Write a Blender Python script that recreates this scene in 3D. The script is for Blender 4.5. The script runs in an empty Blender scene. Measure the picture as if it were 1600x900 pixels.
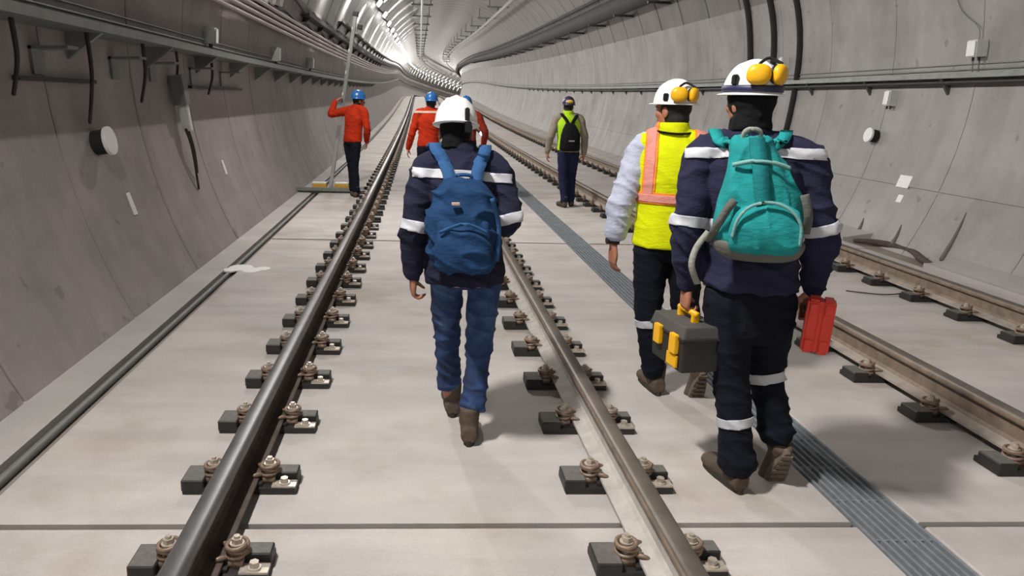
import bpy, bmesh, math, random
import numpy as np
from mathutils import Vector, Matrix, noise

random.seed(7)
scene = bpy.context.scene
COL = scene.collection

# ------------------------------------------------------------------ camera
F, CX, CY, EYE = 1155.0, 710.0, 450.0, 1.62          # focal length and principal point for a 1600 x 900 frame
def _n(v):
    v = np.array(v, float)
    return v / np.linalg.norm(v)
_dy = _n(((655 - CX) / F, -(160 - CY) / F, -1))       # where the tunnel axis runs
_dx = _n(((23347 - CX) / F, -(750 - CY) / F, -1))     # where the cross direction runs
_dx = _n(_dx - _dx.dot(_dy) * _dy)
_dz = np.cross(_dx, _dy)
cam_data = bpy.data.cameras.new('camera')
cam = bpy.data.objects.new('camera', cam_data)
COL.objects.link(cam)
cam_data.sensor_width = 36.0
cam_data.lens = F / 1600 * 36.0
cam_data.shift_x = (800 - CX) / 1600
cam_data.clip_end = 600
cam_data.clip_start = 0.05
cam.matrix_world = Matrix(((_dx[0], _dx[1], _dx[2], 0), (_dy[0], _dy[1], _dy[2], 0), (_dz[0], _dz[1], _dz[2], EYE), (0, 0, 0, 1)))
scene.camera = cam

# ------------------------------------------------------------------ light
LAMP_POWER = 165.0
LAMP_COLOR = (1.0, 0.957, 0.918)
scene.view_settings.view_transform = 'Standard'
scene.view_settings.look = 'None'
scene.view_settings.gamma = 1.0
scene.view_settings.use_curve_mapping = False
scene.view_settings.exposure = -0.08
world = bpy.data.worlds.new('world')
scene.world = world
world.use_nodes = True
world.node_tree.nodes['Background'].inputs[0].default_value = (0.75, 0.78, 0.8, 1)
world.node_tree.nodes['Background'].inputs[1].default_value = 0.05

# ------------------------------------------------------------------ materials
def lin(c):
    c = c / 255.0
    return c / 12.92 if c <= 0.04045 else ((c + 0.055) / 1.055) ** 2.4
def rgb(r, g, b):
    return (lin(r), lin(g), lin(b), 1)

class NT:
    def __init__(self, name):
        self.m = bpy.data.materials.new(name)
        self.m.use_nodes = True
        self.t = self.m.node_tree
        self.b = self.t.nodes['Principled BSDF']
        self.tc = self.t.nodes.new('ShaderNodeTexCoord')
    def node(self, typ, **kw):
        n = self.t.nodes.new(typ)
        for k, v in kw.items():
            setattr(n, k, v)
        return n
    def link(self, a, b):
        self.t.links.new(a, b)
    def noise(self, scale, detail=4, rough=0.55, stretch=(1, 1, 1)):
        mp = self.node('ShaderNodeMapping')
        mp.inputs['Scale'].default_value = stretch
        self.link(self.tc.outputs['Object'], mp.inputs['Vector'])
        n = self.node('ShaderNodeTexNoise')
        n.inputs['Scale'].default_value = scale
        n.inputs['Detail'].default_value = detail
        n.inputs['Roughness'].default_value = rough
        self.link(mp.outputs['Vector'], n.inputs['Vector'])
        return n.outputs['Fac']
    def ramp(self, fac, stops):
        r = self.node('ShaderNodeValToRGB')
        e = r.color_ramp.elements
        while len(e) < len(stops):
            e.new(0.5)
        for i, (p, c) in enumerate(stops):
            e[i].position = p
            e[i].color = c
        self.link(fac, r.inputs['Fac'])
        return r.outputs['Color']
    def mix(self, fac, a, b, mode='MIX'):
        m = self.node('ShaderNodeMix', data_type='RGBA', blend_type=mode)
        for sock, v in ((m.inputs[0], fac), (m.inputs[6], a), (m.inputs[7], b)):
            if hasattr(v, 'links'):
                self.link(v, sock)
            else:
                sock.default_value = v
        return m.outputs[2]
    def bump(self, fac, strength, dist):
        bm = self.node('ShaderNodeBump')
        bm.inputs['Strength'].default_value = strength
        bm.inputs['Distance'].default_value = dist
        self.link(fac, bm.inputs['Height'])
        self.link(bm.outputs['Normal'], self.b.inputs['Normal'])
    def color(self, v):
        if hasattr(v, 'links'):
            self.link(v, self.b.inputs['Base Color'])
        else:
            self.b.inputs['Base Color'].default_value = v
    def rough(self, v):
        self.b.inputs['Roughness'].default_value = v

def scl(c, k):
    return (c[0] * k, c[1] * k, c[2] * k, 1)

def concrete(name, base, rough=0.8, var=0.18, streak=(1.2, 1.2, 0.25), fine=60, spots=0.0, bumpd=0.004):
    n = NT(name)
    a = n.noise(1.3, 6, 0.6)
    c1 = n.ramp(a, [(0.25, scl(base, 1 - var)), (0.75, scl(base, 1 + var * 0.6))])
    b = n.noise(1.7, 5, 0.6, streak)
    c2 = n.ramp(b, [(0.3, (0.78, 0.78, 0.79, 1)), (0.62, (1.04, 1.03, 1.02, 1))])
    c = n.mix(0.75, c1, c2, 'MULTIPLY')
    f = n.noise(fine, 3, 0.7)
    c3 = n.ramp(f, [(0.3, (0.86, 0.86, 0.86, 1)), (0.7, (1.06, 1.06, 1.06, 1))])
    c = n.mix(0.6, c, c3, 'MULTIPLY')
    if spots:
        s = n.noise(5.5, 2, 0.5)
        c4 = n.ramp(s, [(0.27, (0.45, 0.43, 0.42, 1)), (0.31, (1, 1, 1, 1))])
        c = n.mix(spots, c, c4, 'MULTIPLY')
    n.color(c)
    n.rough(rough)
    n.bump(n.noise(fine * 0.5, 6, 0.7), 0.35, bumpd)
    return n.m

def plain(name, base, rough=0.5, metal=0.0, var=0.12, scale=18, bump=0.0, spec=None):
    n = NT(name)
    c = n.ramp(n.noise(scale, 4, 0.6), [(0.25, scl(base, 1 - var)), (0.75, scl(base, 1 + var))])
    n.color(c)
    n.rough(rough)
    n.b.inputs['Metallic'].default_value = metal
    if spec is not None:
        n.b.inputs['Specular IOR Level'].default_value = spec
    if bump:
        n.bump(n.noise(scale * 4, 4, 0.6), bump, 0.002)
    return n.m

def fabric(name, base, var=0.22, rough=0.92, weave=420, big=9):
    n = NT(name)
    c1 = n.ramp(n.noise(big, 5, 0.6), [(0.25, scl(base, 1 - var)), (0.75, scl(base, 1 + var))])
    c2 = n.ramp(n.noise(weave, 1, 0.5), [(0.3, (0.85, 0.85, 0.85, 1)), (0.7, (1.1, 1.1, 1.1, 1))])
    n.color(n.mix(0.6, c1, c2, 'MULTIPLY'))
    n.rough(rough)
    n.b.inputs['Specular IOR Level'].default_value = 0.2
    n.bump(n.noise(26, 5, 0.62, (1, 1, 2.4)), 0.7, 0.008)
    return n.m

def denim(name):
    n = NT(name)
    c1 = n.ramp(n.noise(5.0, 4, 0.6, (1.2, 1.2, 0.8)), [(0.3, rgb(30, 40, 62)), (0.5, rgb(38, 62, 106)), (0.74, rgb(84, 112, 150))])
    c2 = n.ramp(n.noise(500, 1), [(0.3, (0.8, 0.8, 0.8, 1)), (0.7, (1.12, 1.12, 1.12, 1))])
    n.color(n.mix(0.6, c1, c2, 'MULTIPLY'))
    n.rough(0.9)
    n.bump(n.noise(45, 4, 0.6, (1, 1, 2)), 0.5, 0.004)
    return n.m

def emit(name, col, strength):
    n = NT(name)
    n.color(col)
    n.b.inputs['Emission Color'].default_value = col
    n.b.inputs['Emission Strength'].default_value = strength
    return n.m

M = {}
M['lining'] = concrete('lining concrete', (0.36, 0.35, 0.34, 1), 0.62, 0.2, (1.5, 1.5, 0.2), 45, 0.5)
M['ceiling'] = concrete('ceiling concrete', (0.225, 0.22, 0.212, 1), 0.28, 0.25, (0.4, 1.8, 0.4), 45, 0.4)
M['shade_tinted'] = concrete('damp lining concrete', (0.355, 0.322, 0.314, 1), 0.5, 0.24, (1.5, 1.5, 0.35), 45, 0.5)  # reddish brown of the tray's shade put into the whole wall's colour
M['slab'] = concrete('slab concrete', (0.55, 0.518, 0.497, 1), 0.85, 0.14, (0.5, 2.2, 1), 90, 0.0, 0.003)
def add_stains(m, colour, scale, lo, hi):
    t = m.node_tree
    bs = t.nodes['Principled BSDF']
    src = bs.inputs['Base Color'].links[0].from_socket
    tc = t.nodes.new('ShaderNodeTexCoord')
    n = t.nodes.new('ShaderNodeTexNoise'); n.inputs['Scale'].default_value = scale; n.inputs['Detail'].default_value = 6; n.inputs['Roughness'].default_value = 0.65
    t.links.new(tc.outputs['Object'], n.inputs['Vector'])
    r = t.nodes.new('ShaderNodeValToRGB')
    r.color_ramp.elements[0].position = lo; r.color_ramp.elements[0].color = (1, 1, 1, 1)
    r.color_ramp.elements[1].position = hi; r.color_ramp.elements[1].color = colour
    t.links.new(n.outputs['Fac'], r.inputs['Fac'])
    mx = t.nodes.new('ShaderNodeMix'); mx.data_type = 'RGBA'; mx.blend_type = 'MULTIPLY'; mx.inputs[0].default_value = 1.0
    t.links.new(src, mx.inputs[6]); t.links.new(r.outputs['Color'], mx.inputs[7])
    t.links.new(mx.outputs[2], bs.inputs['Base Color'])
add_stains(M['slab'], (0.80, 0.735, 0.66, 1), 1.1, 0.52, 0.74)
add_stains(M['slab'], (0.95, 0.955, 0.94, 1), 0.6, 0.45, 0.6)
add_stains(M['lining'], (0.80, 0.78, 0.76, 1), 0.7, 0.5, 0.7)
M['grout'] = concrete('joint mortar', (0.30, 0.265, 0.23, 1), 0.9, 0.25, (1, 1, 1), 60)
M['ledge'] = concrete('ledge concrete', (0.47, 0.45, 0.43, 1), 0.85, 0.12, (0.6, 0.6, 1), 80)
M['ring_seal'] = plain('ring joint mortar', (0.13, 0.125, 0.12, 1), 0.8)
M['ring_pale'] = plain('pale ring joint mortar', (0.27, 0.265, 0.255, 1), 0.8)
M['steel'] = plain('rail steel', (0.17, 0.148, 0.128, 1), 0.5, 0.45, 0.25, 7)
M['tread'] = plain('worn rail tread', (0.17, 0.168, 0.168, 1), 0.42, 0.7, 0.18, 9)
M['rust'] = plain('dusty rust', (0.075, 0.055, 0.045, 1), 0.8, 0.0, 0.35, 14, 0.3)
M['dust'] = plain('cement dust and lit rail side', (0.44, 0.415, 0.385, 1), 0.9, 0.0, 0.2, 12)  # foot dust, and the painted lamp-lit side of the near right rail
M['dust2'] = plain('brownish dust', (0.36, 0.315, 0.275, 1), 0.9, 0.0, 0.3, 9)
M['tan_rust'] = plain('tan rail side', (0.215, 0.165, 0.125, 1), 0.7, 0.1, 0.35, 12)
M['iron'] = plain('black cast iron', (0.028, 0.027, 0.026, 1), 0.55, 0.2, 0.3, 40, 0.2)
M['irontop'] = plain('dusty iron top', (0.13, 0.125, 0.115, 1), 0.7, 0.0, 0.25, 40)
M['clip'] = plain('spring clip steel', (0.24, 0.17, 0.125, 1), 0.5, 0.3, 0.35, 60)
M['bolt'] = plain('zinc bolt', (0.55, 0.49, 0.42, 1), 0.35, 0.4, 0.2, 60)
M['grate'] = plain('galvanised grating', (0.25, 0.275, 0.30, 1), 0.6, 0.2, 0.2, 20)
M['dark'] = plain('dark rubber', (0.018, 0.018, 0.019, 1), 0.9)
M['galv'] = plain('galvanised tray', (0.23, 0.25, 0.235, 1), 0.45, 0.4, 0.2, 8)
M['traydark'] = plain('dark tray', (0.075, 0.078, 0.072, 1), 0.5, 0.2, 0.3, 8)
M['pipe'] = plain('copper tinted conduit', (0.36, 0.29, 0.275, 1), 0.35, 0.35, 0.15, 5)
M['cable'] = plain('black cable', (0.022, 0.022, 0.022, 1), 0.5)
M['wire'] = plain('grey wire', (0.2, 0.22, 0.2, 1), 0.5)
M['main'] = plain('dark pipe paint', (0.05, 0.047, 0.045, 1), 0.8, 0.0, 0.2, 5)
M['boxwhite'] = plain('pale plastic', (0.62, 0.63, 0.60, 1), 0.5, 0, 0.08)
M['plate'] = plain('white plate', (0.85, 0.85, 0.83, 1), 0.5, 0, 0.05)
M['grey'] = plain('grey plastic', (0.18, 0.18, 0.175, 1), 0.5)
M['alu'] = plain('aluminium', (0.5, 0.5, 0.5, 1), 0.38, 0.7, 0.1)
M['diffuser'] = emit('lamp diffuser', (1, 0.97, 0.93, 1), 22.0)
M['led'] = emit('lit tip', (1, 0.97, 0.92, 1), 6.0)
M['skin'] = plain('skin', rgb(168, 112, 88), 0.55, 0, 0.1, 20)
M['hair'] = plain('dark hair', rgb(24, 20, 19), 0.8, 0, 0.3, 90, 0.4)
M['eye'] = plain('eye', rgb(215, 210, 205), 0.2, 0, 0.02)
M['navy'] = fabric('navy work fabric', rgb(42, 43, 66))
M['navy2'] = fabric('dark navy fabric', rgb(37, 38, 58))
M['black_cloth'] = fabric('near black fabric', rgb(19, 22, 33))
M['navy_far'] = fabric('dark navy trousers', rgb(32, 36, 62))
M['black'] = fabric('black fabric', rgb(20, 20, 22))
M['denim'] = denim('blue denim')
M['blue_pack'] = fabric('blue nylon', rgb(31, 61, 98), 0.35)
M['blue_strap'] = fabric('blue strap', rgb(50, 88, 134), 0.15)
M['teal'] = fabric('teal nylon', rgb(34, 140, 140), 0.3)
M['teal_shade'] = fabric('shaded teal nylon', rgb(28, 118, 120), 0.2)  # teal darkened for the painted shade on the pack
M['pack_grey'] = fabric('grey pack base', rgb(104, 104, 98), 0.2)
M['piping'] = fabric('pale piping', rgb(120, 168, 164), 0.1)
M['pale_band'] = fabric('pale band', rgb(200, 170, 150), 0.1)
M['strap_grey'] = fabric('grey strap', rgb(150, 150, 142), 0.12)
M['reflect'] = plain('reflective tape', (0.56, 0.57, 0.61, 1), 0.5, 0.0, 0.06, 60)
M['lime'] = fabric('lime hi-vis', rgb(216, 226, 12), 0.08)
M['limegreen'] = fabric('lime green hi-vis', rgb(170, 214, 40), 0.1)
M['orange_tape'] = fabric('orange tape', rgb(255, 150, 60), 0.06)
M['pink_tape'] = fabric('pink silver tape', rgb(226, 150, 140), 0.12)
M['shirt'] = fabric('pale blue shirt', rgb(188, 194, 214), 0.06)
M['orange'] = fabric('orange work jacket', rgb(176, 46, 18), 0.18)
M['red_cloth'] = fabric('rust red jacket', rgb(128, 42, 26), 0.2)
M['beige'] = fabric('beige sleeves', rgb(140, 130, 116), 0.15)
M['shoe'] = fabric('dusty brown shoe', rgb(92, 80, 70), 0.25)
M['sole'] = plain('dark rubber sole', rgb(52, 46, 40), 0.9, 0, 0.3, 30, 0.5)
M['sole_dusty'] = plain('dusty tread sole', rgb(104, 94, 82), 0.95, 0, 0.3, 60, 0.6)
M['helmet_white'] = plain('white helmet', (0.86, 0.86, 0.85, 1), 0.3, 0, 0.02)
M['helmet_blue'] = plain('blue helmet', rgb(40, 96, 160), 0.3, 0, 0.05)
M['helmet_dark'] = plain('dark helmet', rgb(52, 44, 70), 0.35, 0, 0.05)
M['yellow'] = plain('yellow plastic', rgb(238, 178, 20), 0.4, 0, 0.06)
M['yellow2'] = plain('yellow block', rgb(206, 164, 62), 0.6, 0, 0.12)
M['navy_plastic'] = plain('navy band', rgb(40, 42, 76), 0.5)
M['black_plastic'] = plain('black plastic', rgb(26, 26, 27), 0.5)
M['toolbox'] = plain('charcoal plastic', rgb(44, 42, 40), 0.6, 0, 0.12, 30, 0.3)
M['toolbox_top'] = plain('dusty charcoal lid', rgb(74, 72, 70), 0.7, 0, 0.15, 30)
M['red'] = plain('red plastic', rgb(238, 70, 52), 0.45, 0, 0.06)

# ------------------------------------------------------------------ generic helpers
def prop(o, label=None, cat=None, group=None, kind=None):
    if label: o['label'] = label
    if cat: o['category'] = cat
    if group: o['group'] = group
    if kind: o['kind'] = kind
    return o

def empty(name, loc=(0, 0, 0), label=None, cat=None, group=None):
    o = bpy.data.objects.new(name, None)
    o.empty_display_size = 0.1
    COL.objects.link(o)
    o.location = loc
    return prop(o, label, cat, group)

def base_of(parent):
    v = Vector((0, 0, 0))
    while parent is not None:
        v += parent.location
        parent = parent.parent
    return v

def link_mesh(name, me, mat, parent=None, smooth=False):
    o = bpy.data.objects.new(name, me)
    COL.objects.link(o)
    mats = mat if isinstance(mat, (list, tuple)) else [mat]
    for m in mats:
        me.materials.append(m)
    if smooth:
        me.polygons.foreach_set('use_smooth', [True] * len(me.polygons))
    if parent is not None:
        off = base_of(parent)
        if off.length > 0:
            me.transform(Matrix.Translation(-off))
        o.parent = parent
    me.update()
    return o

def obj(name, bm, mat, parent=None, smooth=False, bevel=0.0):
    if bevel:
        bmesh.ops.bevel(bm, geom=[e for e in bm.edges if len(e.link_faces) == 2 and e.calc_face_angle(0) > 0.6], offset=bevel, segments=2, affect='EDGES', profile=0.7)
    bmesh.ops.recalc_face_normals(bm, faces=bm.faces)
    if smooth == 'auto':
        for e in bm.edges:
            e.smooth = len(e.link_faces) == 2 and e.calc_face_angle(3.0) < 0.6
    me = bpy.data.meshes.new(name)
    bm.to_mesh(me)
    bm.free()
    return link_mesh(name, me, mat, parent, bool(smooth))

def children(o):
    return [c for c in bpy.data.objects if c.parent is o]

def copy_tree(o, kids, parent=None):
    c = o.copy()
    COL.objects.link(c)
    if parent is not None:
        c.parent = parent
    for k in kids.get(o.name, []):
        copy_tree(k, kids, c)
    return c

def kidmap(o):
    out = {}
    ks = children(o)
    out[o.name] = ks
    for k in ks:
        out.update(kidmap(k))
    return out

def box(bm, c, size, rot=None, mi=0):
    r = bmesh.ops.create_cube(bm, size=1.0)
    m = Matrix.Translation(Vector(c)) @ (rot if rot is not None else Matrix()) @ Matrix.Diagonal((size[0], size[1], size[2], 1))
    bmesh.ops.transform(bm, matrix=m, verts=r['verts'])
    for f in {f for v in r['verts'] for f in v.link_faces}:
        f.material_index = mi
    return r['verts']

def cyl(bm, a, b, r1, r2=None, seg=16, mi=0):
    a, b = Vector(a), Vector(b)
    d = b - a
    r = bmesh.ops.create_cone(bm, cap_ends=True, segments=seg, radius1=r1, radius2=r1 if r2 is None else r2, depth=d.length)
    m = Matrix.Translation((a + b) / 2) @ d.to_track_quat('Z', 'Y').to_matrix().to_4x4()
    bmesh.ops.transform(bm, matrix=m, verts=r['verts'])
    for f in {f for v in r['verts'] for f in v.link_faces}:
        f.material_index = mi
    return r['verts']

def ball(bm, c, r, rot=None, seg=20):
    rr = r if hasattr(r, '__len__') else (r, r, r)
    q = bmesh.ops.create_uvsphere(bm, u_segments=seg, v_segments=max(8, seg * 2 // 3), radius=1.0)
    m = Matrix.Translation(Vector(c)) @ (rot if rot is not None else Matrix()) @ Matrix.Diagonal((rr[0], rr[1], rr[2], 1))
    bmesh.ops.transform(bm, matrix=m, verts=q['verts'])
    return q['verts']

def spline(pts, n=6):
    pts = [Vector(p) for p in pts]
    if len(pts) < 3:
        return [pts[0].lerp(pts[-1], i / n) for i in range(n + 1)]
    out = []
    for i in range(len(pts) - 1):
        p0 = pts[max(i - 1, 0)]; p1 = pts[i]; p2 = pts[i + 1]; p3 = pts[min(i + 2, len(pts) - 1)]
        for k in range(n):
            t = k / n
            out.append(0.5 * ((2 * p1) + (-p0 + p2) * t + (2 * p0 - 5 * p1 + 4 * p2 - p3) * t * t + (-p0 + 3 * p1 - 3 * p2 + p3) * t ** 3))
    out.append(pts[-1])
    return out

def rings_to_mesh(bm, rings, cap=True, closed=False):
    vs = [[bm.verts.new(p) for p in r] for r in rings]
    n = len(vs[0])
    for i in range(len(vs) - 1 if not closed else len(vs)):
        a, b = vs[i], vs[(i + 1) % len(vs)]
        for k in range(n):
            bm.faces.new((a[k], a[(k + 1) % n], b[(k + 1) % n], b[k]))
    if cap and not closed:
        bm.faces.new(list(reversed(vs[0])))
        bm.faces.new(vs[-1])
    return [v for r in vs for v in r]

def limb(bm, pts, radii, seg=12, sub=5, round_ends=True):
    """tapering round tube through joints"""
    P = [Vector(p) for p in pts]
    ctrl = spline([Vector((p.x, p.y, p.z)) for p in P], sub)
    rr = [v.x for v in spline([Vector((r, 0, 0)) for r in radii], sub)]
    rings = []
    up = None
    N = len(ctrl)
    T = [(ctrl[min(i + 1, N - 1)] - ctrl[max(i - 1, 0)]).normalized() for i in range(N)]
    ref = Vector((0, 0, 1)) if abs(T[0].z) < 0.9 else Vector((0, 1, 0))
    u = (ref - T[0] * ref.dot(T[0])).normalized()
    def ring(c, t, u, r):
        w = t.cross(u)
        return [c + (u * math.cos(a) + w * math.sin(a)) * r for a in [2 * math.pi * k / seg for k in range(seg)]]
    if round_ends:
        for q in (0.9, 0.55):
            rings.append(ring(ctrl[0] - T[0] * rr[0] * q, T[0], u, rr[0] * math.sqrt(1 - q * q)))
    for i in range(N):
        u = (u - T[i] * u.dot(T[i])).normalized()
        rings.append(ring(ctrl[i], T[i], u, rr[i]))
    if round_ends:
        for q in (0.55, 0.9):
            rings.append(ring(ctrl[-1] + T[-1] * rr[-1] * q, T[-1], u, rr[-1] * math.sqrt(1 - q * q)))
    return rings_to_mesh(bm, rings)

def loft(bm, secs, seg=24, sub=4, power=2.0):
    """secs: (centre, u-axis, half-u, v-axis, half-v)"""
    C = spline([s[0] for s in secs], sub)
    U = spline([Vector(s[1]) for s in secs], sub)
    V = spline([Vector(s[3]) for s in secs], sub)
    R = spline([Vector((s[2], s[4], 0)) for s in secs], sub)
    rings = []
    for c, u, v, r in zip(C, U, V, R):
        ring = []
        for k in range(seg):
            a = 2 * math.pi * k / seg
            ca, sa = math.cos(a), math.sin(a)
            e = 2.0 / power
            ring.append(c + u.normalized() * r.x * math.copysign(abs(ca) ** e, ca) + v.normalized() * r.y * math.copysign(abs(sa) ** e, sa))
        rings.append(ring)
    return rings_to_mesh(bm, rings)

def union(bm, voxel, smooth=3):
    bmesh.ops.recalc_face_normals(bm, faces=bm.faces)
    me = bpy.data.meshes.new('tmp')
    bm.to_mesh(me)
    bm.free()
    o = bpy.data.objects.new('tmp', me)
    COL.objects.link(o)
    md = o.modifiers.new('r', 'REMESH'); md.mode = 'VOXEL'; md.voxel_size = voxel
    if smooth:
        sm = o.modifiers.new('s', 'SMOOTH'); sm.factor = 0.5; sm.iterations = smooth
    dg = bpy.context.evaluated_depsgraph_get()
    dg.update()
    out = bpy.data.meshes.new_from_object(o.evaluated_get(dg))
    bpy.data.objects.remove(o)
    bpy.data.meshes.remove(me)
    return out

def wrinkle(me, amp, scale=(7, 7, 15), seed=0.0, focus=()):
    n = len(me.vertices)
    co = np.empty(n * 3); me.vertices.foreach_get('co', co); co = co.reshape(-1, 3)
    no = np.empty(n * 3); me.vertices.foreach_get('normal', no); no = no.reshape(-1, 3)
    d = np.empty(n)
    for i in range(n):
        p = co[i]
        q = Vector((p[0] * scale[0] + seed, p[1] * scale[1], p[2] * scale[2] + p[0] * 5))
        a = noise.noise(q)
        b = noise.noise(q * 2.3 + Vector((9, 4, 1)))
        k = 1.0
        for (f, r, g) in focus:
            dd = math.dist(p, f)
            if dd < r:
                k += g * (1 - dd / r)
        d[i] = amp * k * (0.9 * (1 - min(1.0, abs(a) * 2.6)) ** 2 - 0.25 + 0.35 * b)
    co += no * d[:, None]
    me.vertices.foreach_set('co', co.ravel())
    me.update()

def strip(name, src, off, pt, nrm, width, mat, parent, keep=None, lift=0.004):
    """a strip of tape cut out of a garment's surface between two planes; off is the garment's world offset"""
    bm = bmesh.new()
    bm.from_mesh(src)
    bmesh.ops.translate(bm, verts=bm.verts, vec=off)
    pt, nrm = Vector(pt), Vector(nrm).normalized()
    for sgn in (1, -1):
        bmesh.ops.bisect_plane(bm, geom=bm.verts[:] + bm.edges[:] + bm.faces[:], plane_co=pt + nrm * sgn * width / 2, plane_no=nrm * sgn, clear_outer=True)
    if keep:
        bmesh.ops.delete(bm, geom=[f for f in bm.faces if not keep(f.calc_center_median())], context='FACES')
    bm.normal_update()
    mv = [(v, v.normal.copy()) for v in bm.verts]
    for v, n in mv:
        v.co += n * lift
    if not bm.faces:
        bm.free()
        return None
    r = bmesh.ops.extrude_face_region(bm, geom=bm.faces[:])
    for v in [g for g in r['geom'] if isinstance(g, bmesh.types.BMVert)]:
        v.co += v.normal * 0.0015 if v.normal.length else Vector()
    me = bpy.data.meshes.new(name)
    bm.to_mesh(me)
    bm.free()
    return link_mesh(name, me, mat, parent, True)

# ------------------------------------------------------------------ the tunnel's alignment
SMIN, SMAX, DS = -16.0, 236.0, 0.25
_path = []
def elev(s):
    if s <= 0: return 0.0
    if s < 70: return s * s / 3400.0
    z0, g0 = 70 * 70 / 3400.0, 70 / 1700.0
    d = s - 70
    if d < 100: return z0 + g0 * d - d * d * g0 / 100.0
    return z0 + g0 * 100 - 100 * g0 - (s - 170) * g0
def heading(s):
    return 0.0 if s < 108 else (s - 108) / 270.0
_x = 0.0; _y = 0.0
_fw = [(0.0, 0.0)]
for i in range(int(SMAX / DS)):
    h = heading((i + 0.5) * DS)
    _x += math.sin(h) * DS; _y += math.cos(h) * DS
    _fw.append((_x, _y))
def T(s, lat, z):
    if s <= 0:
        return Vector((lat, s, z))
    i = min(int(s / DS), len(_fw) - 2)
    t = s / DS - i
    x = _fw[i][0] * (1 - t) + _fw[i + 1][0] * t
    y = _fw[i][1] * (1 - t) + _fw[i + 1][1] * t
    h = heading(s)
    return Vector((x + math.cos(h) * lat, y - math.sin(h) * lat, z + elev(s)))
def frame(s):
    return Matrix.Rotation(-heading(s), 4, 'Z') @ Matrix.Rotation(math.atan((elev(s + 0.2) - elev(s - 0.2)) / 0.4), 4, 'X')

def stations(a, b):
    out = []
    s = a
    while s < b - 1e-6:
        out.append(s)
        s += 1.5 if s < 100 else 3.0
    out.append(b)
    return out

def sweep(bm, prof, ss, closed=True, cap=True, mi=None):
    """prof: list of (lat, z); runs along the alignment"""
    vs = [[bm.verts.new(T(s, p[0], p[1])) for p in prof] for s in ss]
    n = len(prof)
    for i in range(len(ss) - 1):
        for k in range(n if closed else n - 1):
            f = bm.faces.new((vs[i][k], vs[i][(k + 1) % n], vs[i + 1][(k + 1) % n], vs[i + 1][k]))
            if mi is not None:
                f.material_index = mi[k] if hasattr(mi, '__len__') else mi
    if closed and cap:
        bm.faces.new(list(reversed(vs[0])))
        bm.faces.new(vs[-1])

X0, RAD, ZC = 1.92, 4.5, 2.06
def wall_lat(z, side, off=0.0):
    return X0 + side * (math.sqrt(RAD * RAD - (z - ZC) ** 2) - off)
def circ(lat, z, r, n=12):
    return [(lat + r * math.cos(2 * math.pi * k / n), z + r * math.sin(2 * math.pi * k / n)) for k in range(n)]

# ------------------------------------------------------------------ lining (setting)
RING0, RINGW = 0.60, 1.595
ring_s = []
k = int((SMIN - RING0) / RINGW)
while RING0 + k * RINGW < SMAX - 2:
    ring_s.append(RING0 + k * RINGW); k += 1
ring_s = [s for s in ring_s if s > SMIN + 0.5]

def lining(name, a0, a1, mat, longs=(), seal='ring_seal', gd=0.022, gw=1.0):
    """angles measured from the bottom, clockwise as seen looking down the tunnel; longs = longitudinal joints"""
    n = max(8, int(abs(a1 - a0) / 0.06))
    ang = [a0 + (a1 - a0) * i / n for i in range(n + 1)]
    for L in longs:
        ang += [L - 0.0035, L - 0.003, L + 0.003, L + 0.0035]
    ang.sort(reverse=a1 < a0)
    st = []
    for s in ring_s:
        w = (0.008 if s < 60 else 0.012) * gw
        d = gd
        st += [(s - w - 0.02, 0.0), (s - w, d * 0.25), (s - w + 0.002, d), (s + w - 0.002, d), (s + w, d * 0.25), (s + w + 0.02, 0.0)]
    st = [(SMIN, 0.0)] + st + [(SMAX, 0.0)]
    bm = bmesh.new()
    rows = []
    for s, d in st:
        row = []
        for a in ang:
            dd = d
            for L in longs:
                if abs(a - L) < 0.00325: dd = max(dd, 0.016)
            r = RAD + dd
            row.append(bm.verts.new(T(s, X0 + math.sin(a) * r, ZC - math.cos(a) * r)))
        rows.append(row)
    for i in range(len(rows) - 1):
        groove = st[i][1] > gd * 0.7 and st[i + 1][1] > gd * 0.7
        for k in range(len(ang) - 1):
            f = bm.faces.new((rows[i][k], rows[i + 1][k], rows[i + 1][k + 1], rows[i][k + 1]))
            f.material_index = 1 if groove else 0
    o = obj(name, bm, [mat, M[seal]])
    return prop(o, kind='structure')
A_FLOOR = math.acos((ZC + 0.10) / RAD)
A_SIDE = math.acos((ZC - 3.45) / RAD)
aj = math.acos((ZC - 0.70) / RAD)
lining('wall_right', A_FLOOR, A_SIDE, M['lining'], (aj,), 'ring_pale', 0.012, 0.7)
lining('wall_left', -A_FLOOR, -A_SIDE, M['shade_tinted'])
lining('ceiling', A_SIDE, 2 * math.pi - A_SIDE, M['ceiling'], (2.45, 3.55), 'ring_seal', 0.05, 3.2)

# ------------------------------------------------------------------ floor (setting)
joints = [-14.5, -8.5, -3.2, 2.60, 8.66, 13.45, 16.85]
while joints[-1] < 225:
    joints.append(joints[-1] + 5.2)
bm = bmesh.new()
TR0, TR1 = 1.79, 2.07
for i in range(len(joints) - 1):
    a, b = joints[i] + 0.022, joints[i + 1] - 0.022
    dz = random.uniform(-0.004, 0.004)
    n = max(1, int((b - a) / 2))
    ss = [a + (b - a) * q / n for q in range(n + 1)]
    for l0, l1 in ((-1.715, TR0), (TR1, 5.50)):
        sweep(bm, [(l0, -0.10), (l1, -0.10), (l1, dz - 0.006), (l1 - 0.006, dz), (l0 + 0.006, dz), (l0, dz - 0.006)], ss, mi=0)
sweep(bm, [(-2.6, -0.16), (6.4, -0.16), (6.4, -0.052), (-2.6, -0.052)], stations(SMIN, 228), mi=1)
prop(obj('floor', bm, [M['slab'], M['grout']]), kind='structure')
bm = bmesh.new()
sweep(bm, [(-2.30, -0.10), (-1.845, -0.10), (-1.845, 0.0), (-2.30, 0.012)], stations(SMIN, 228))
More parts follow.
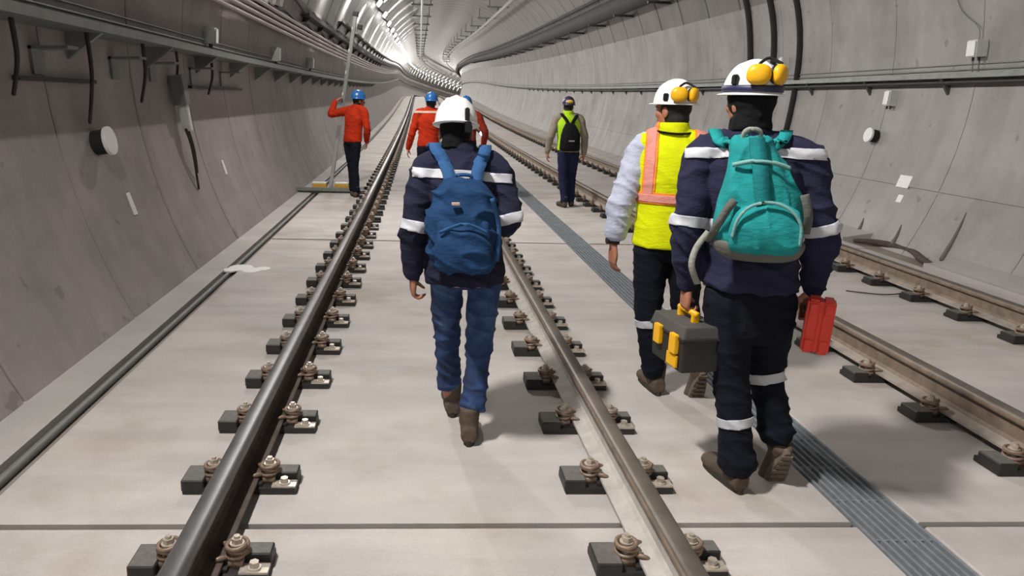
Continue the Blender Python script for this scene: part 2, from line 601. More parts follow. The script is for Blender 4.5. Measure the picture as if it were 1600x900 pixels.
prop(obj('trim_1', bm, M['ledge']), kind='structure')
bm = bmesh.new()
sweep(bm, [(5.56, -0.10), (6.30, -0.10), (6.30, 0.085), (5.95, 0.085), (5.62, 0.03), (5.56, 0.03)], stations(SMIN, 7.7))
sweep(bm, [(5.56, -0.10), (6.30, -0.10), (6.30, 0.085), (5.95, 0.085), (5.62, 0.03), (5.56, 0.03)], stations(9.3, 228))
prop(obj('trim_2', bm, M['ledge']), kind='structure')

# cable in the gutter along the left ledge
bm = bmesh.new()
pts = []
ss = stations(1.5, 60)
sweep(bm, circ(-1.80, -0.03, 0.022, 8), ss)
prop(obj('gutter_cable', bm, M['grey'], smooth=True), 'grey cable lying in the narrow gutter beside the left ledge', 'cable')
# white cement splash over the gutter
bm = bmesh.new()
for (x, y, r, h) in ((-1.72, 7.15, 0.13, 0.02), (-1.60, 7.05, 0.11, 0.016), (-1.50, 7.12, 0.09, 0.014), (-1.80, 7.05, 0.08, 0.018)):
    ball(bm, (x, y, 0.004), (r, r * 1.1, h))
prop(link_mesh('cement_lump', union(bm, 0.012, 2), M['plate'], None, True), 'small white lump of spilled cement over the left gutter', 'cement')

# ------------------------------------------------------------------ grating between the tracks
g = empty('drain_grating', (1.93, 2.0, 0), 'long grey slotted drain grating running between the two tracks', 'grating')
bm = bmesh.new()
for k in range(8):
    x = TR0 + 0.016 + k * (TR1 - TR0 - 0.032) / 7
    sweep(bm, [(x - 0.0065, -0.045), (x + 0.0065, -0.045), (x + 0.0065, -0.002), (x - 0.0065, -0.002)], stations(-2, 75))
obj('bearing_bars', bm, M['grate'], g)
bm = bmesh.new()
s = -2.0
while s < 30:
    c = T(s, (TR0 + TR1) / 2, -0.022)
    box(bm, c, (TR1 - TR0 - 0.02, 0.008, 0.03), frame(s))
    s += 0.30
obj('cross_bars', bm, M['grate'], g)['kind'] = 'stuff'

# ------------------------------------------------------------------ rails
RB, RH = 0.045, 0.178
def rail_profile(c):
    right = [(0.075, 0.0), (0.075, 0.012), (0.022, 0.030), (0.009, 0.048), (0.009, 0.122), (0.033, 0.134), (0.0375, 0.142), (0.0385, 0.155), (0.036, 0.166), (0.030, 0.173), (0.018, 0.1768)]
    pts = right + [(0.0, 0.178)] + [(-x, z) for x, z in reversed(right)]
    return [(c + x * 1.04, RB + z) for x, z in pts]
S_, T_, R_, D_, N_ = 0, 1, 2, 3, 4
_R = [R_, R_, R_, R_, R_, S_, S_, T_, T_, T_, T_]          # right foot edge up to the crown
_L = lambda under, web, fillet, foot, edge, side: [T_, T_, T_, T_, side, side, under, web, fillet, foot, edge, R_]
MI_DARK = _R + _L(R_, R_, R_, D_, R_, S_)
MI_PALE = [R_, R_, R_, R_, R_, S_, S_, S_, S_, S_, S_, S_, S_, S_, N_, N_, N_, N_, D_, D_, D_, D_, R_]  # left web and foot coloured pale, as lit by the left lamps
MI_TWO = [R_, R_, R_, R_, R_, S_, S_, S_, S_, S_, S_, S_, S_, S_, N_, N_, N_, R_, N_, N_, D_, D_, R_]
RAILS = [(-0.735, 'left rail of the near track', 'grey brown steel rail, left one of the track the men walk in', MI_DARK),
         (0.885, 'right rail of the near track', 'steel rail with dusty foot painted pale on its lamp side beside the man with the blue backpack', MI_PALE),
         (2.945, 'left rail of the far track', 'dusty brown steel rail just right of the man with the red case', MI_TWO),
         (4.615, 'right rail of the far track', 'brown steel rail nearest the right tunnel wall', MI_TWO)]
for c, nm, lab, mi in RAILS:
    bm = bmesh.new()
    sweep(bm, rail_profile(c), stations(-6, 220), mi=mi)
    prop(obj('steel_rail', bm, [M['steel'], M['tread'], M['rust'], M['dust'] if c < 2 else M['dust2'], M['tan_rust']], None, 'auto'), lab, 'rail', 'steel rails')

# ------------------------------------------------------------------ rail fasteners
def clip_bm(sx):
    bm = bmesh.new()
    c = Vector((sx * 0.118, -0.005, 0))
    for zz, tilt in ((0.062, 0.10), (0.078, -0.12), (0.094, 0.08)):
        pts = []
        for q in range(15):
            a = 2 * math.pi * q / 14 * 0.93
            pts.append(c + Vector((math.cos(a) * 0.036, math.sin(a) * 0.040, zz + math.sin(a + 1) * tilt * 0.06 + q * 0.0008)))
        limb(bm, pts, [0.0085] * 15, 7, 1)
    limb(bm, [c + Vector((-sx * 0.034, 0.03, 0.066)), c + Vector((-sx * 0.05, 0.045, 0.072)), c + Vector((-sx * 0.066, 0.05, 0.068))], [0.009, 0.009, 0.008], 7, 2)
    limb(bm, [c + Vector((-sx * 0.034, -0.03, 0.066)), c + Vector((-sx * 0.05, -0.045, 0.072)), c + Vector((-sx * 0.066, -0.05, 0.068))], [0.009, 0.009, 0.008], 7, 2)
    box(bm, c + Vector((0, 0, 0.042)), (0.05, 0.085, 0.03))
    return bm
def bolt_bm(sx):
    bm = bmesh.new()
    c = Vector((sx * 0.118, -0.005, 0))
    cyl(bm, c + Vector((0, 0, 0.04)), c + Vector((0, 0, 0.112)), 0.014, seg=10)
    cyl(bm, c + Vector((0, 0, 0.100)), c + Vector((0, 0, 0.106)), 0.026, seg=14)
    cyl(bm, c + Vector((0, 0, 0.106)), c + Vector((0, 0, 0.124)), 0.019, seg=6)
    cyl(bm, c + Vector((0, 0, 0.124)), c + Vector((0, 0, 0.134)), 0.011, seg=10)
    return bm
def anchor_bm(sx):
    bm = bmesh.new()
    c = Vector((sx * 0.185, -0.052, 0))
    box(bm, c + Vector((0, 0, 0.032)), (0.10, 0.055, 0.008))
    cyl(bm, c + Vector((0, 0, 0.036)), c + Vector((0, 0, 0.042)), 0.024, seg=14)
    cyl(bm, c + Vector((0, 0, 0.042)), c + Vector((0, 0, 0.062)), 0.017, seg=6)
    return bm
def plate_bm():
    bm = bmesh.new()
    box(bm, (0, 0, 0.014), (0.47, 0.165, 0.028))
    box(bm, (0, 0, 0.033), (0.19, 0.14, 0.020))
    return bm
def shoulder_bm(sx):
    bm = bmesh.new()
    if sx < 0:
        v = box(bm, (sx * 0.192, -0.012, 0.036), (0.095, 0.140, 0.054))
    else:
        v = box(bm, (sx * 0.187, 0.030, 0.042), (0.096, 0.075, 0.042))
    bmesh.ops.bevel(bm, geom=bm.edges[:], offset=0.005, segments=1, affect='EDGES')
    return bm
def fast_full():
    e = empty('rail_fastener')
    obj('base_plate', plate_bm(), M['iron'], e, bevel=0.004)
    for sx in (-1, 1):
        bm = shoulder_bm(sx)
        top = max(bm.faces, key=lambda f: f.calc_center_median().z)
        top.material_index = 1
        o = obj('shoulder_block', bm, [M['iron'], M['irontop']], e)
        obj('spring_clip', clip_bm(sx), M['clip'], e, True)
        obj('clip_bolt', bolt_bm(sx), M['bolt'], e)
        if sx > 0:
            obj('anchor_bolt', anchor_bm(sx), M['bolt'], e)
    return e
def fast_small_mesh():
    bm = bmesh.new()
    def add(b2, mi):
        me = bpy.data.meshes.new('t'); b2.to_mesh(me); b2.free()
        n0 = len(bm.faces); bm.from_mesh(me); bpy.data.meshes.remove(me)
        bm.faces.ensure_lookup_table()
        for f in bm.faces[n0:]: f.material_index = mi
    add(plate_bm(), 0)
    for sx in (-1, 1):
        add(shoulder_bm(sx), 0)
        b2 = bmesh.new(); cyl(b2, (sx * 0.118, 0, 0.03), (sx * 0.118, 0, 0.10), 0.044, 0.034, seg=10); add(b2, 1)
        add(bolt_bm(sx), 2)
    return bm
ORD = ['nearest the camera', 'second from the camera', 'third from the camera', 'fourth from the camera', 'fifth from the camera', 'sixth from the camera',
       'seventh from the camera', 'eighth from the camera', 'ninth from the camera', 'tenth from the camera', 'eleventh from the camera', 'twelfth from the camera']
PITCH = 0.59
proto = fast_full(); pk = kidmap(proto)
small = obj('rail_fastener', fast_small_mesh(), [M['iron'], M['clip'], M['bolt']])
used = [False, False]
START = [2.335, 2.335, 3.08, 5.05]
rest = bmesh.new()
small_me = small.data
for ri, (c, nm, lab, mi) in enumerate(RAILS):
    k = 0
    s = START[ri]
    while s < 110:
        loc = T(s, c, 0.0)
        if s < 46:
            full = s < 9.5
            if full:
                o = proto if not used[0] else copy_tree(proto, pk)
                used[0] = True
            else:
                o = small if not used[1] else small.copy()
                if used[1]: COL.objects.link(o)
                used[1] = True
            o.matrix_world = Matrix.Translation(loc) @ frame(s)
            if k < 12:
                prop(o, 'black iron rail fastener %s on the %s' % (ORD[k], nm), 'rail fastener', 'fasteners on the ' + nm)
            else:
                prop(o, 'small distant black fastener in the far row on the ' + nm, 'rail fastener', 'distant fasteners on the ' + nm)
        else:
            n0 = len(rest.verts)
            box(rest, loc + Vector((0, 0, 0.03)), (0.47, 0.165, 0.06), frame(s))
        s += PITCH; k += 1
prop(obj('rail_fastener', rest, M['iron']), 'tiny dark fasteners along the rails at the far end of the straight', 'rail fasteners', None, 'stuff')

# ------------------------------------------------------------------ lamps along the upper left arch
LZ = 4.82
def lamp_proto():
    e = empty('tunnel_lamp')
    bm = bmesh.new()
    box(bm, (0, 0, 0), (0.22, 0.52, 0.06))
    obj('housing', bm, M['alu'], e, bevel=0.012)
    bm = bmesh.new()
    box(bm, (0, 0, -0.060), (0.20, 0.50, 0.075))
    obj('diffuser', bm, M['diffuser'], e, bevel=0.012)
    for sy in (-1, 1):
        bm = bmesh.new()
        box(bm, (0, sy * 0.20, 0.150), (0.05, 0.04, 0.25))
        obj('bracket', bm, M['galv'], e)
    return e
lp = lamp_proto(); lk = kidmap(lp)
ld = bpy.data.lights.new('lamp light', 'AREA')
ld.shape = 'RECTANGLE'; ld.size = 0.18; ld.size_y = 0.46
ld.energy = LAMP_POWER
ld.color = LAMP_COLOR
ld.spread = math.radians(180)
ld2 = ld.copy(); ld2.energy = LAMP_POWER * 1.9
lw = bpy.data.lights.new('lamp side light', 'AREA')
lw.shape = 'RECTANGLE'; lw.size = 0.06; lw.size_y = 0.40
lw.energy = LAMP_POWER * 0.19; lw.color = LAMP_COLOR; lw.spread = math.radians(75)
inward = Vector((X0 - wall_lat(LZ, -1), 0, ZC - LZ)).normalized()
first = True
i = 0
s = 26.5 - 8 * 4.1
while s < 215:
    if round((s - 26.5) / 4.1) in (-3, -5, -7):
        s += 4.1
        continue
    o = lp if first else copy_tree(lp, lk)
    first = False
    tilt = math.atan2(-inward.x, -inward.z)
    o.matrix_world = Matrix.Translation(T(s, wall_lat(LZ, -1) + inward.x * 0.27, LZ + inward.z * 0.27)) @ frame(s) @ Matrix.Rotation(tilt, 4, 'Y')
    n = round((s - 26.5) / 4.1)
    if 0 <= n < 5:
        lab = 'white lit lamp on the upper left arch, %s of the visible row' % ['nearest', 'second', 'third', 'fourth', 'fifth'][n]
    elif n < 0:
        lab = 'white lit lamp on the upper left arch before the visible row'
    else:
        lab = 'small bright lamp in the distant row along the left arch'
    prop(o, lab, 'lamp', 'lamps along the left arch')
    L = bpy.data.objects.new('lamp_light', ld2 if n <= -4 else ld)
    COL.objects.link(L)
    L.parent = o
    L.location = (0, 0, -0.110)
    for sx in (-1, 1):
        G = bpy.data.objects.new('lamp_side_light', lw)
        COL.objects.link(G)
        G.parent = o
        G.location = (sx * 0.13, 0, -0.04)
        G.rotation_euler = (0, -sx * math.radians(112), 0)
    s += 4.1
    i += 1

# ------------------------------------------------------------------ long services on the walls
def run(name, prof, a, b, mat, label, cat, group=None, smooth=False):
    bm = bmesh.new()
    sweep(bm, prof, stations(a, b))
    return prop(obj(name, bm, mat, None, smooth), label, cat, group)
def pipe_at(z, side, off, r, n=12):
    return circ(wall_lat(z, side, off), z, r, n)
PN = ['topmost', 'second from top', 'third from top', 'lowest']
for i, z in enumerate((2.94, 2.855, 2.77, 2.685)):
    run('conduit_pipe', pipe_at(z, -1, 0.17, 0.030), 1.0, 200, M['pipe'], 'pinkish grey conduit on the upper left wall, %s of four' % PN[i], 'pipe', 'conduits on the left wall', True)
bm = bmesh.new()
def bracket_run(side, z0, z1, depth, ss, mat, parent, name):
    for s in ss:
        bm = bmesh.new()
        w0, w1 = wall_lat(z0, side), wall_lat(z1, side)
        a = T(s, w0 - side * 0.0, z0); b = T(s, w1, z1); c = T(s, w1 - side * depth, z1)
        q = Vector((0, 0.022, 0))
        fr = frame(s).to_3x3()
        q = fr @ q
        vs = [bm.verts.new(p + e) for e in (-q, q) for p in (a, b, c)]
        bm.faces.new(vs[:3]); bm.faces.new(vs[3:][::-1])
        for x, y in ((0, 1), (1, 2), (2, 0)):
            bm.faces.new((vs[x], vs[x + 3], vs[y + 3], vs[y]))
        obj(name, bm, mat, parent)
def tray(name, side, z, depth, lip, a, b, mat, label, brk, bmat):
    e = empty(name, (0, 0, 0), label, 'cable tray')
    w = wall_lat(z, side, -0.01)
    o = -side
    P = [(w, z - 0.008), (w + o * depth, z - 0.008), (w + o * depth, z + lip), (w + o * (depth - 0.012), z + lip), (w + o * (depth - 0.012), z + 0.008), (w, z + 0.008)]
    bm = bmesh.new(); sweep(bm, P, stations(a, b)); obj('tray_channel', bm, mat, e)
    bracket_run(side, z - 0.20, z - 0.008, depth * 0.8, brk, bmat, e, 'tray_bracket')
    return e
tray('cable_tray', -1, 2.05, 0.33, 0.055, -3, 200, M['galv'], 'grey green cable tray running along the left wall at head height', [1.0 + 1.6 * q for q in range(26)], M['galv'])
tray('cable_tray', 1, 2.04, 0.17, 0.05, 2, 200, M['galv'], 'narrow grey green cable tray along the right wall', [4.2 + 1.6 * q for q in range(26)], M['traydark'])
run('dark_cable', pipe_at(1.985, 1, 0.075, 0.03), 2, 200, M['cable'], 'black cable bunch slung just under the right wall tray', 'cable', None, True)
tray('cable_trough', -1, 3.20, 0.20, 0.09, 16, 190, M['traydark'], 'dark cable trough on the upper left wall above the conduits', [16.4 + 2.4 * q for q in range(14)], M['traydark'])
tray('cable_trough', -1, 3.62, 0.14, 0.06, 22, 190, M['traydark'], 'thinner dark cable trough higher up under the lamps', [22.4 + 2.4 * q for q in range(12)], M['traydark'])
for i, (z, r) in enumerate(((2.13, 0.011), (2.19, 0.009), (2.25, 0.008))):
    run('wall_wire', pipe_at(z, -1, 0.015, r, 8), -2, 120, M['wire'], 'thin grey wire pinned above the left tray, %s of three' % ['lowest', 'middle', 'top'][i], 'wire', 'wires above the left tray', True)
for i, (z, r) in enumerate(((2.13, 0.010), (2.19, 0.008))):
    run('wall_wire', pipe_at(z, 1, 0.012, r, 8), 2, 120, M['wire'], 'thin grey wire pinned above the right tray, %s of two' % ['lower', 'upper'][i], 'wire', 'wires above the right tray', True)
for i, (dz, off, r) in enumerate(((0.03, 0.08, 0.022), (0.035, 0.15, 0.026), (0.03, 0.22, 0.02))):
    run('tray_cable', pipe_at(2.05 + dz, -1, off, r, 10), -2, 160, M['cable'], 'black cable lying in the left wall tray, %s of three' % ['nearest the wall', 'middle one', 'outermost'][i], 'cable', 'cables in the left tray', True)
# big pipe on the upper right
e = empty('water_main', (0, 0, 0), 'thick dark grey pipe along the upper right wall', 'pipe')
bm = bmesh.new(); sweep(bm, circ(wall_lat(4.24, 1, 0.30), 4.24, 0.25, 24), stations(8, 200)); obj('pipe_body', bm, M['main'], e, True)
for q in range(24):
    s = 9.0 + 3.2 * q
    bm = bmesh.new()
    w = wall_lat(4.0, 1, -0.02)
    box(bm, T(s, w - 0.28, 3.985), (0.58, 0.07, 0.06), frame(s))
    obj('pipe_bracket', bm, M['traydark'], e)
run('thin_pipe', pipe_at(4.68, 1, 0.10, 0.05), 8, 200, M['main'], 'thin dark pipe above the thick one on the upper right wall', 'pipe', None, True)

for i, (z, s0) in enumerate(((3.02, 6.0), (3.08, 9.0), (3.34, 12.0))):
    bm = bmesh.new()
    pts = [T(s0 + q * 0.8, wall_lat(z, -1, 0.10), z - 0.09 * abs(math.sin(q * 0.8 * math.pi / 2.4)) - 0.02 * math.sin(q * 2.3 + i)) for q in range(22)]
    limb(bm, pts, [0.024] * 22, 8, 3)
    prop(obj('sagging_cable', bm, M['cable'], None, True), 'black cable sagging between hooks above the left conduits, %s of three' % ['lowest', 'middle', 'highest'][i], 'cable', 'sagging cables on the left wall')
# overhead conductor rails with hangers
for lat, nm in ((0.08, 'near'), (3.78, 'far')):
    e = empty('overhead_conductor', (lat, 0, 5.5), 'rigid overhead conductor rail hung from the crown above the %s track' % nm, 'conductor rail')
    bm = bmesh.new()
    sweep(bm, [(lat - 0.05, 5.56), (lat - 0.018, 5.54), (lat - 0.03, 5.44), (lat + 0.03, 5.44), (lat + 0.018, 5.54), (lat + 0.05, 5.56), (lat + 0.05, 5.575), (lat - 0.05, 5.575)], stations(14, 200))
    obj('conductor_bar', bm, M['alu'], e)
    s = 19.0
    while s < 130:
        bm = bmesh.new()
        zt = ZC + math.sqrt(RAD ** 2 - (lat - X0) ** 2)
        fr = frame(s)
        box(bm, T(s, lat, 5.80), (1.05, 0.09, 0.07), fr)
        box(bm, T(s, lat, 5.67), (0.10, 0.10, 0.20), fr)
        for q in (-0.42, 0.42):
            zq = ZC + math.sqrt(RAD ** 2 - (lat + q - X0) ** 2) + 0.02
            box(bm, T(s, lat + q, (5.80 + zq) / 2), (0.05, 0.05, zq - 5.80), fr)
        obj('hanger', bm, M['galv'], e)
        s += 6.4

# ------------------------------------------------------------------ small fittings on the walls
def wall_frame(s, z, side):
    """matrix: x = inward normal, y = along the tunnel, z = up the wall"""
    p = T(s, wall_lat(z, side), z)
    nrm = Vector((X0 - wall_lat(z, side), 0, ZC - z)).normalized()
    t = Vector((0, 1, 0))
    up = nrm.cross(t)
    if up.z < 0:
        t = -t; up = nrm.cross(t)
    m = Matrix(((nrm.x, t.x, up.x, p.x), (nrm.y, t.y, up.y, p.y), (nrm.z, t.z, up.z, p.z), (0, 0, 0, 1)))
    return m
def fitting(name, s, z, side, build, label, cat, group=None):
    e = empty(name, (0, 0, 0), label, cat, group)
    build(e)
    e.matrix_world = wall_frame(s, z, side)
    return e
def cap_build(r=0.13):
    def f(e):
        bm = bmesh.new(); cyl(bm, (-0.02, 0, 0), (0.10, 0, 0), r * 0.86, seg=32); obj('pipe_stub', bm, M['dark'], e)
        bm = bmesh.new(); cyl(bm, (0.10, 0, 0), (0.13, 0, 0), r, seg=32); obj('cap', bm, M['plate'], e, bevel=0.008)
    return f
fitting('capped_stub', 5.95, 1.24, -1, cap_build(0.110), 'white round capped pipe stub on the left wall', 'pipe stub')
fitting('capped_stub', 10.20, 1.29, 1, cap_build(0.10), 'white round capped pipe stub on the right wall', 'pipe stub')
def box_build(w, h, d, wires=True, mat='boxwhite', lower=0.0):
    def f(e):
        bm = bmesh.new(); box(bm, (d / 2 - 0.01, 0, 0), (d, w, h)); obj('box_body', bm, M[mat], e, bevel=0.01)
        bm = bmesh.new(); box(bm, (d + 0.002, 0, 0), (0.012, w * 0.86, h * 0.86)); obj('box_lid', bm, M['plate'], e, bevel=0.004)
        for q in (-0.3, 0.3):
            bm = bmesh.new(); cyl(bm, (d * 0.5, q * w, -h / 2 - 0.04), (d * 0.5, q * w, -h / 2 + 0.01), 0.014, seg=10); obj('cable_gland', bm, M['black_plastic'], e)
        if wires:
            for q in (-0.3, 0.3):
                bm = bmesh.new(); limb(bm, [(d * 0.5, q * w, -h / 2 - 0.03), (d * 0.45, q * w * 1.1, -h / 2 - 0.12), (d * 0.3, q * w, -h / 2 - 0.22)], [0.007] * 3, 8, 4); obj('lead', bm, M['wire'], e, True)
    return f
fitting('junction_box', 8.55, 2.36, 1, box_build(0.15, 0.19, 0.14), 'pale junction box with a looping cable above the right tray', 'junction box')
fitting('junction_box', 10.02, 1.80, 1, box_build(0.12, 0.20, 0.12, False), 'pale box mounted just below the right tray', 'junction box')
fitting('junction_box', 13.2, 2.40, 1, box_build(0.14, 0.20, 0.12), 'small grey box between the black seal strips', 'junction box')
fitting('junction_box', 9.45, 2.31, -1, box_build(0.12, 0.19, 0.14), 'pale box standing on the left tray, nearest the camera', 'junction box')
fitting('junction_box', 13.6, 2.32, -1, box_build(0.15, 0.24, 0.14), 'pale box above the left tray, second along', 'junction box')
fitting('junction_box', 17.8, 2.34, -1, box_build(0.16, 0.24, 0.14), 'pale box above the left tray, third along', 'junction box')
for i, (s, z) in enumerate(((12.0, 3.10), (12.55, 3.16), (13.15, 3.20))):
    fitting('relay_box', s, z, -1, box_build(0.26, 0.24, 0.15, False), 'pale equipment box above the left conduits, %s of three' % ['nearest', 'middle', 'farthest'][i], 'equipment box', 'boxes above the left conduits')
def plate_build(w, h):
    def f(e):
        bm = bmesh.new(); box(bm, (0.003, 0, 0), (0.010, w, h)); obj('plate_body', bm, M['plate'], e, bevel=0.002)
    return f
def flat_tag(s, z, side, w, h, label):
    bm = bmesh.new(); box(bm, (0.003, 0, 0), (0.012, w, h))
    o = obj('wall_tag', bm, M['plate'], None, bevel=0.002)
    o.matrix_world = wall_frame(s, z, side)
    prop(o, label, 'tag')
flat_tag(9.25, 0.765, 1, 0.24, 0.16, 'square white tag on the lower right wall')
flat_tag(9.18, 0.555, 1, 0.10, 0.10, 'tiny white tag below the square one on the right wall')
flat_tag(6.25, 0.73, -1, 0.07, 0.19, 'narrow white tag on the left wall near the camera')
flat_tag(9.30, 0.76, -1, 0.08, 0.18, 'narrow white tag farther along the left wall')
def box_mesh(bm, c, s): box(bm, c, s)
# hanging device with cables on the left wall
def device(e):
    bm = bmesh.new(); box(bm, (0.10, 0, 0.15), (0.13, 0.14, 0.30)); obj('device_body', bm, M['grey'], e, bevel=0.012)
    bm = bmesh.new(); box(bm, (0.10, 0.03, -0.13), (0.09, 0.09, 0.27)); obj('terminal_cover', bm, M['boxwhite'], e, bevel=0.012)
    for q, (dy, ln) in enumerate(((-0.03, 0.62), (0.03, 0.45))):
        bm = bmesh.new(); limb(bm, [(0.10, dy, -0.25), (0.12, dy + 0.02, -0.45), (0.10, dy + 0.06, -0.25 - ln)], [0.016, 0.013, 0.012], 8, 6); obj('hanging_lead', bm, M['cable'], e, True)
    bm = bmesh.new(); limb(bm, [(0.10, 0, 0.29), (0.13, 0.0, 0.42), (0.14, -0.02, 0.58)], [0.014] * 3, 8, 5); obj('feed_lead', bm, M['cable'], e, True)
fitting('wall_device', 8.0, 1.50, -1, device, 'grey terminal box with dangling black leads on the left wall', 'terminal box')
for i, (s, z, ln, tx) in enumerate(((5.78, 1.95, 0.55, 'long one above the white capped stub'), (4.75, 1.95, 0.35, 'slanting one at the left edge of the photo'), (6.9, 1.95, 0.40, 'short one between the capped stub and terminal box'), (9.1, 1.95, 0.32, 'one just beyond the terminal box'))):
    bm = bmesh.new()
    limb(bm, [(0.16, 0, 0.08), (0.15, 0.03, -ln * 0.4), (0.08, 0.07, -ln)], [0.017, 0.016, 0.014], 8, 6)
    o = obj('hanging_cable', bm, M['cable'], None, True)
    o.matrix_world = wall_frame(s, z, -1)
    prop(o, 'dark cable hanging below the left tray, ' + tx, 'cable', 'cables hanging under the left tray')
bm = bmesh.new()
for q in range(34):
    pass
bm.free()
for i, (a, b, tx) in enumerate(((4.95, 6.1, 'nearer one left of the capped stub'), (8.6, 11.0, 'farther one beyond the terminal box'))):
    run('wall_bar', [(wall_lat(1.70, -1, o_), z) for o_, z in ((0.01, 1.685), (0.055, 1.685), (0.055, 1.715), (0.01, 1.715))], a, b, M['cable'], 'thin black bar fixed under the left tray, ' + tx, 'bar', 'black bars on the left wall')
# shelves of angle plates below the tray that throw the big shadow
for i, s in enumerate((5.3, 6.6, 7.5, 8.8, 10.1)):
    bm = bmesh.new()
    box(bm, (0.13, 0, 0), (0.26, 0.16, 0.02)); box(bm, (0.01, 0, -0.08), (0.03, 0.16, 0.18))
    o = obj('support_angle', bm, M['galv'])
    o.matrix_world = wall_frame(s, 1.90, -1)
    prop(o, 'grey steel support angle below the left tray, %s along from the camera' % ['first', 'second', 'third', 'fourth', 'fifth'][i], 'bracket', 'support angles below the left tray')
# black circumferential seal strips on the right wall
def seal(s, z0, z1, w, label):
    bm = bmesh.new()
    a0 = math.acos((ZC - z0) / RAD); a1 = math.acos((ZC - z1) / RAD)
    n = 30
    rings = []
    for i in range(n + 1):
        a = a0 + (a1 - a0) * i / n
        wob = 0.03 * math.sin(i * 0.5)
        r = []
        for (ds, dr) in ((-w / 2, 0.02), (-w / 2, -0.045), (-w / 4, -0.07), (w / 4, -0.07), (w / 2, -0.045), (w / 2, 0.02)):
            r.append(T(s + ds + wob, X0 + math.sin(a) * (RAD + dr), ZC - math.cos(a) * (RAD + dr)))
        rings.append(r)
    rings_to_mesh(bm, rings)
    return prop(obj('seal_strip', bm, M['dark'], None, True), label, 'strip', 'black strips up the right wall')
seal(14.6, 2.10, 6.0, 0.15, 'black vertical strip up the right wall, behind the right helmet')
seal(13.65, 1.5, 6.0, 0.13, 'black vertical strip up the right wall, middle of the three')
seal(12.73, 1.2, 6.0, 0.10, 'thin black vertical strip up the right wall, rightmost of the three')
# loop of wire above the right junction box
bm = bmesh.new()
limb(bm, [wall_frame(8.55, 2.45, 1) @ Vector((0.06, 0, 0)), wall_frame(8.62, 2.60, 1) @ Vector((0.03, 0, 0)), wall_frame(8.95, 2.85, 1) @ Vector((0.02, 0, 0)), wall_frame(9.0, 3.3, 1) @ Vector((0.02, 0, 0)), wall_frame(8.9, 3.9, 1) @ Vector((0.02, 0, 0))], [0.006] * 5, 8, 6)
prop(obj('loose_wire', bm, M['wire'], None, True), 'thin loose wire curving down the right wall to the pale box', 'wire')
# rubber seal ends at the foot of the right wall
for i, (s, z0, z1) in enumerate(((7.95, 0.03, 0.55), (8.85, 0.03, 0.26), (9.62, 0.05, 0.22))):
    bm = bmesh.new()
    limb(bm, [wall_frame(s - 0.02, z0, 1) @ Vector((0.0, 0, 0)), wall_frame(s, (z0 + z1) / 2, 1) @ Vector((0.004, 0, 0)), wall_frame(s + 0.04, z1, 1) @ Vector((0.0, 0, 0))], [0.032, 0.02, 0.009], 8, 5)
    prop(obj('joint_seal', bm, M['ring_seal'], None, True), 'dark joint seal at the right wall foot, %s' % ['longest one', 'middle one', 'short farthest one'][i], 'seal', 'dark seals at the right wall foot')
bm = bmesh.new()
limb(bm, [(5.72, 7.75, 0.0), (5.80, 8.1, 0.02), (5.95, 8.5, 0.03), (5.90, 9.0, 0.03), (5.70, 9.25, 0.02)], [0.03, 0.04, 0.035, 0.04, 0.025], 10, 6)
prop(obj('hose', bm, M['rust'], None, True), 'dark hose lying in the gap at the foot of the right wall', 'hose')
bm = bmesh.new()
limb(bm, [T(6.5, 4.0, 0.006), T(6.35, 4.25, 0.012), T(6.42, 4.5, 0.01), T(6.6, 4.62, 0.006)][:3], [0.006] * 3, 6, 6)
prop(obj('floor_wire', bm, M['rust'], None, True), 'thin bit of wire lying between the far track rails', 'wire')

# ------------------------------------------------------------------ measuring mast on its board
mx = empty('measuring_mast', (-1.5, 13.05, 0), 'grey measuring mast on a low board with two yellow blocks', 'measuring mast')
bm = bmesh.new(); box(bm, (-1.52, 13.10, 0.062), (1.12, 0.20, 0.045)); obj('base_board', bm, M['grey'], mx, bevel=0.008)
bm = bmesh.new(); box(bm, (-1.62, 12.97, 0.115), (1.0, 0.05, 0.06)); obj('front_bar', bm, M['galv'], mx, bevel=0.006)
for q in (-1.72, -1.33):
    bm = bmesh.new(); box(bm, (q, 13.11, 0.145), (0.24, 0.16, 0.12)); obj('yellow_block', bm, M['yellow2'], mx, bevel=0.012)['label'] = 'yellow block'
    bm = bmesh.new(); box(bm, (q, 13.11, 0.215), (0.24, 0.16, 0.018)); obj('block_pad', bm, M['plate'], mx, bevel=0.004)
for q in (-1.95, -1.1):
    bm = bmesh.new(); box(bm, (q, 13.10, 0.02), (0.10, 0.16, 0.045)); obj('foot', bm, M['black_plastic'], mx)
A, B = Vector((-1.54, 13.07, 0.08)), Vector((-1.07, 13.07, 3.02))
bm = bmesh.new()
d = (B - A); rotm = d.to_track_quat('Z', 'Y').to_matrix().to_4x4()
box(bm, A.lerp(B, 0.22), (0.13, 0.06, d.length * 0.44), rotm)
obj('lower_mast', bm, M['alu'], mx, bevel=0.008)
bm = bmesh.new(); box(bm, A.lerp(B, 0.72), (0.095, 0.06, d.length * 0.56), rotm); obj('upper_mast', bm, M['galv'], mx, bevel=0.006)
bm = bmesh.new(); box(bm, A.lerp(B, 1.0), (0.12, 0.09, 0.08), rotm); obj('mast_head', bm, M['black_plastic'], mx, bevel=0.01)
bm = bmesh.new(); box(bm, A.lerp(B, 0.93) + Vector((0.10, 0, 0)), (0.14, 0.08, 0.08), rotm); obj('sensor', bm, M['black_plastic'], mx, bevel=0.01)
for t in (0.56, 0.68, 0.80, 0.92):
    bm = bmesh.new(); box(bm, A.lerp(B, t) + Vector((-0.02, -0.035, 0)), (0.05, 0.02, 0.05), rotm); obj('clamp', bm, M['boxwhite'], mx, bevel=0.004)

# ------------------------------------------------------------------ people: builders
def V(*a): return Vector(a)
def rotz(a): return Matrix.Rotation(a, 4, 'Z')

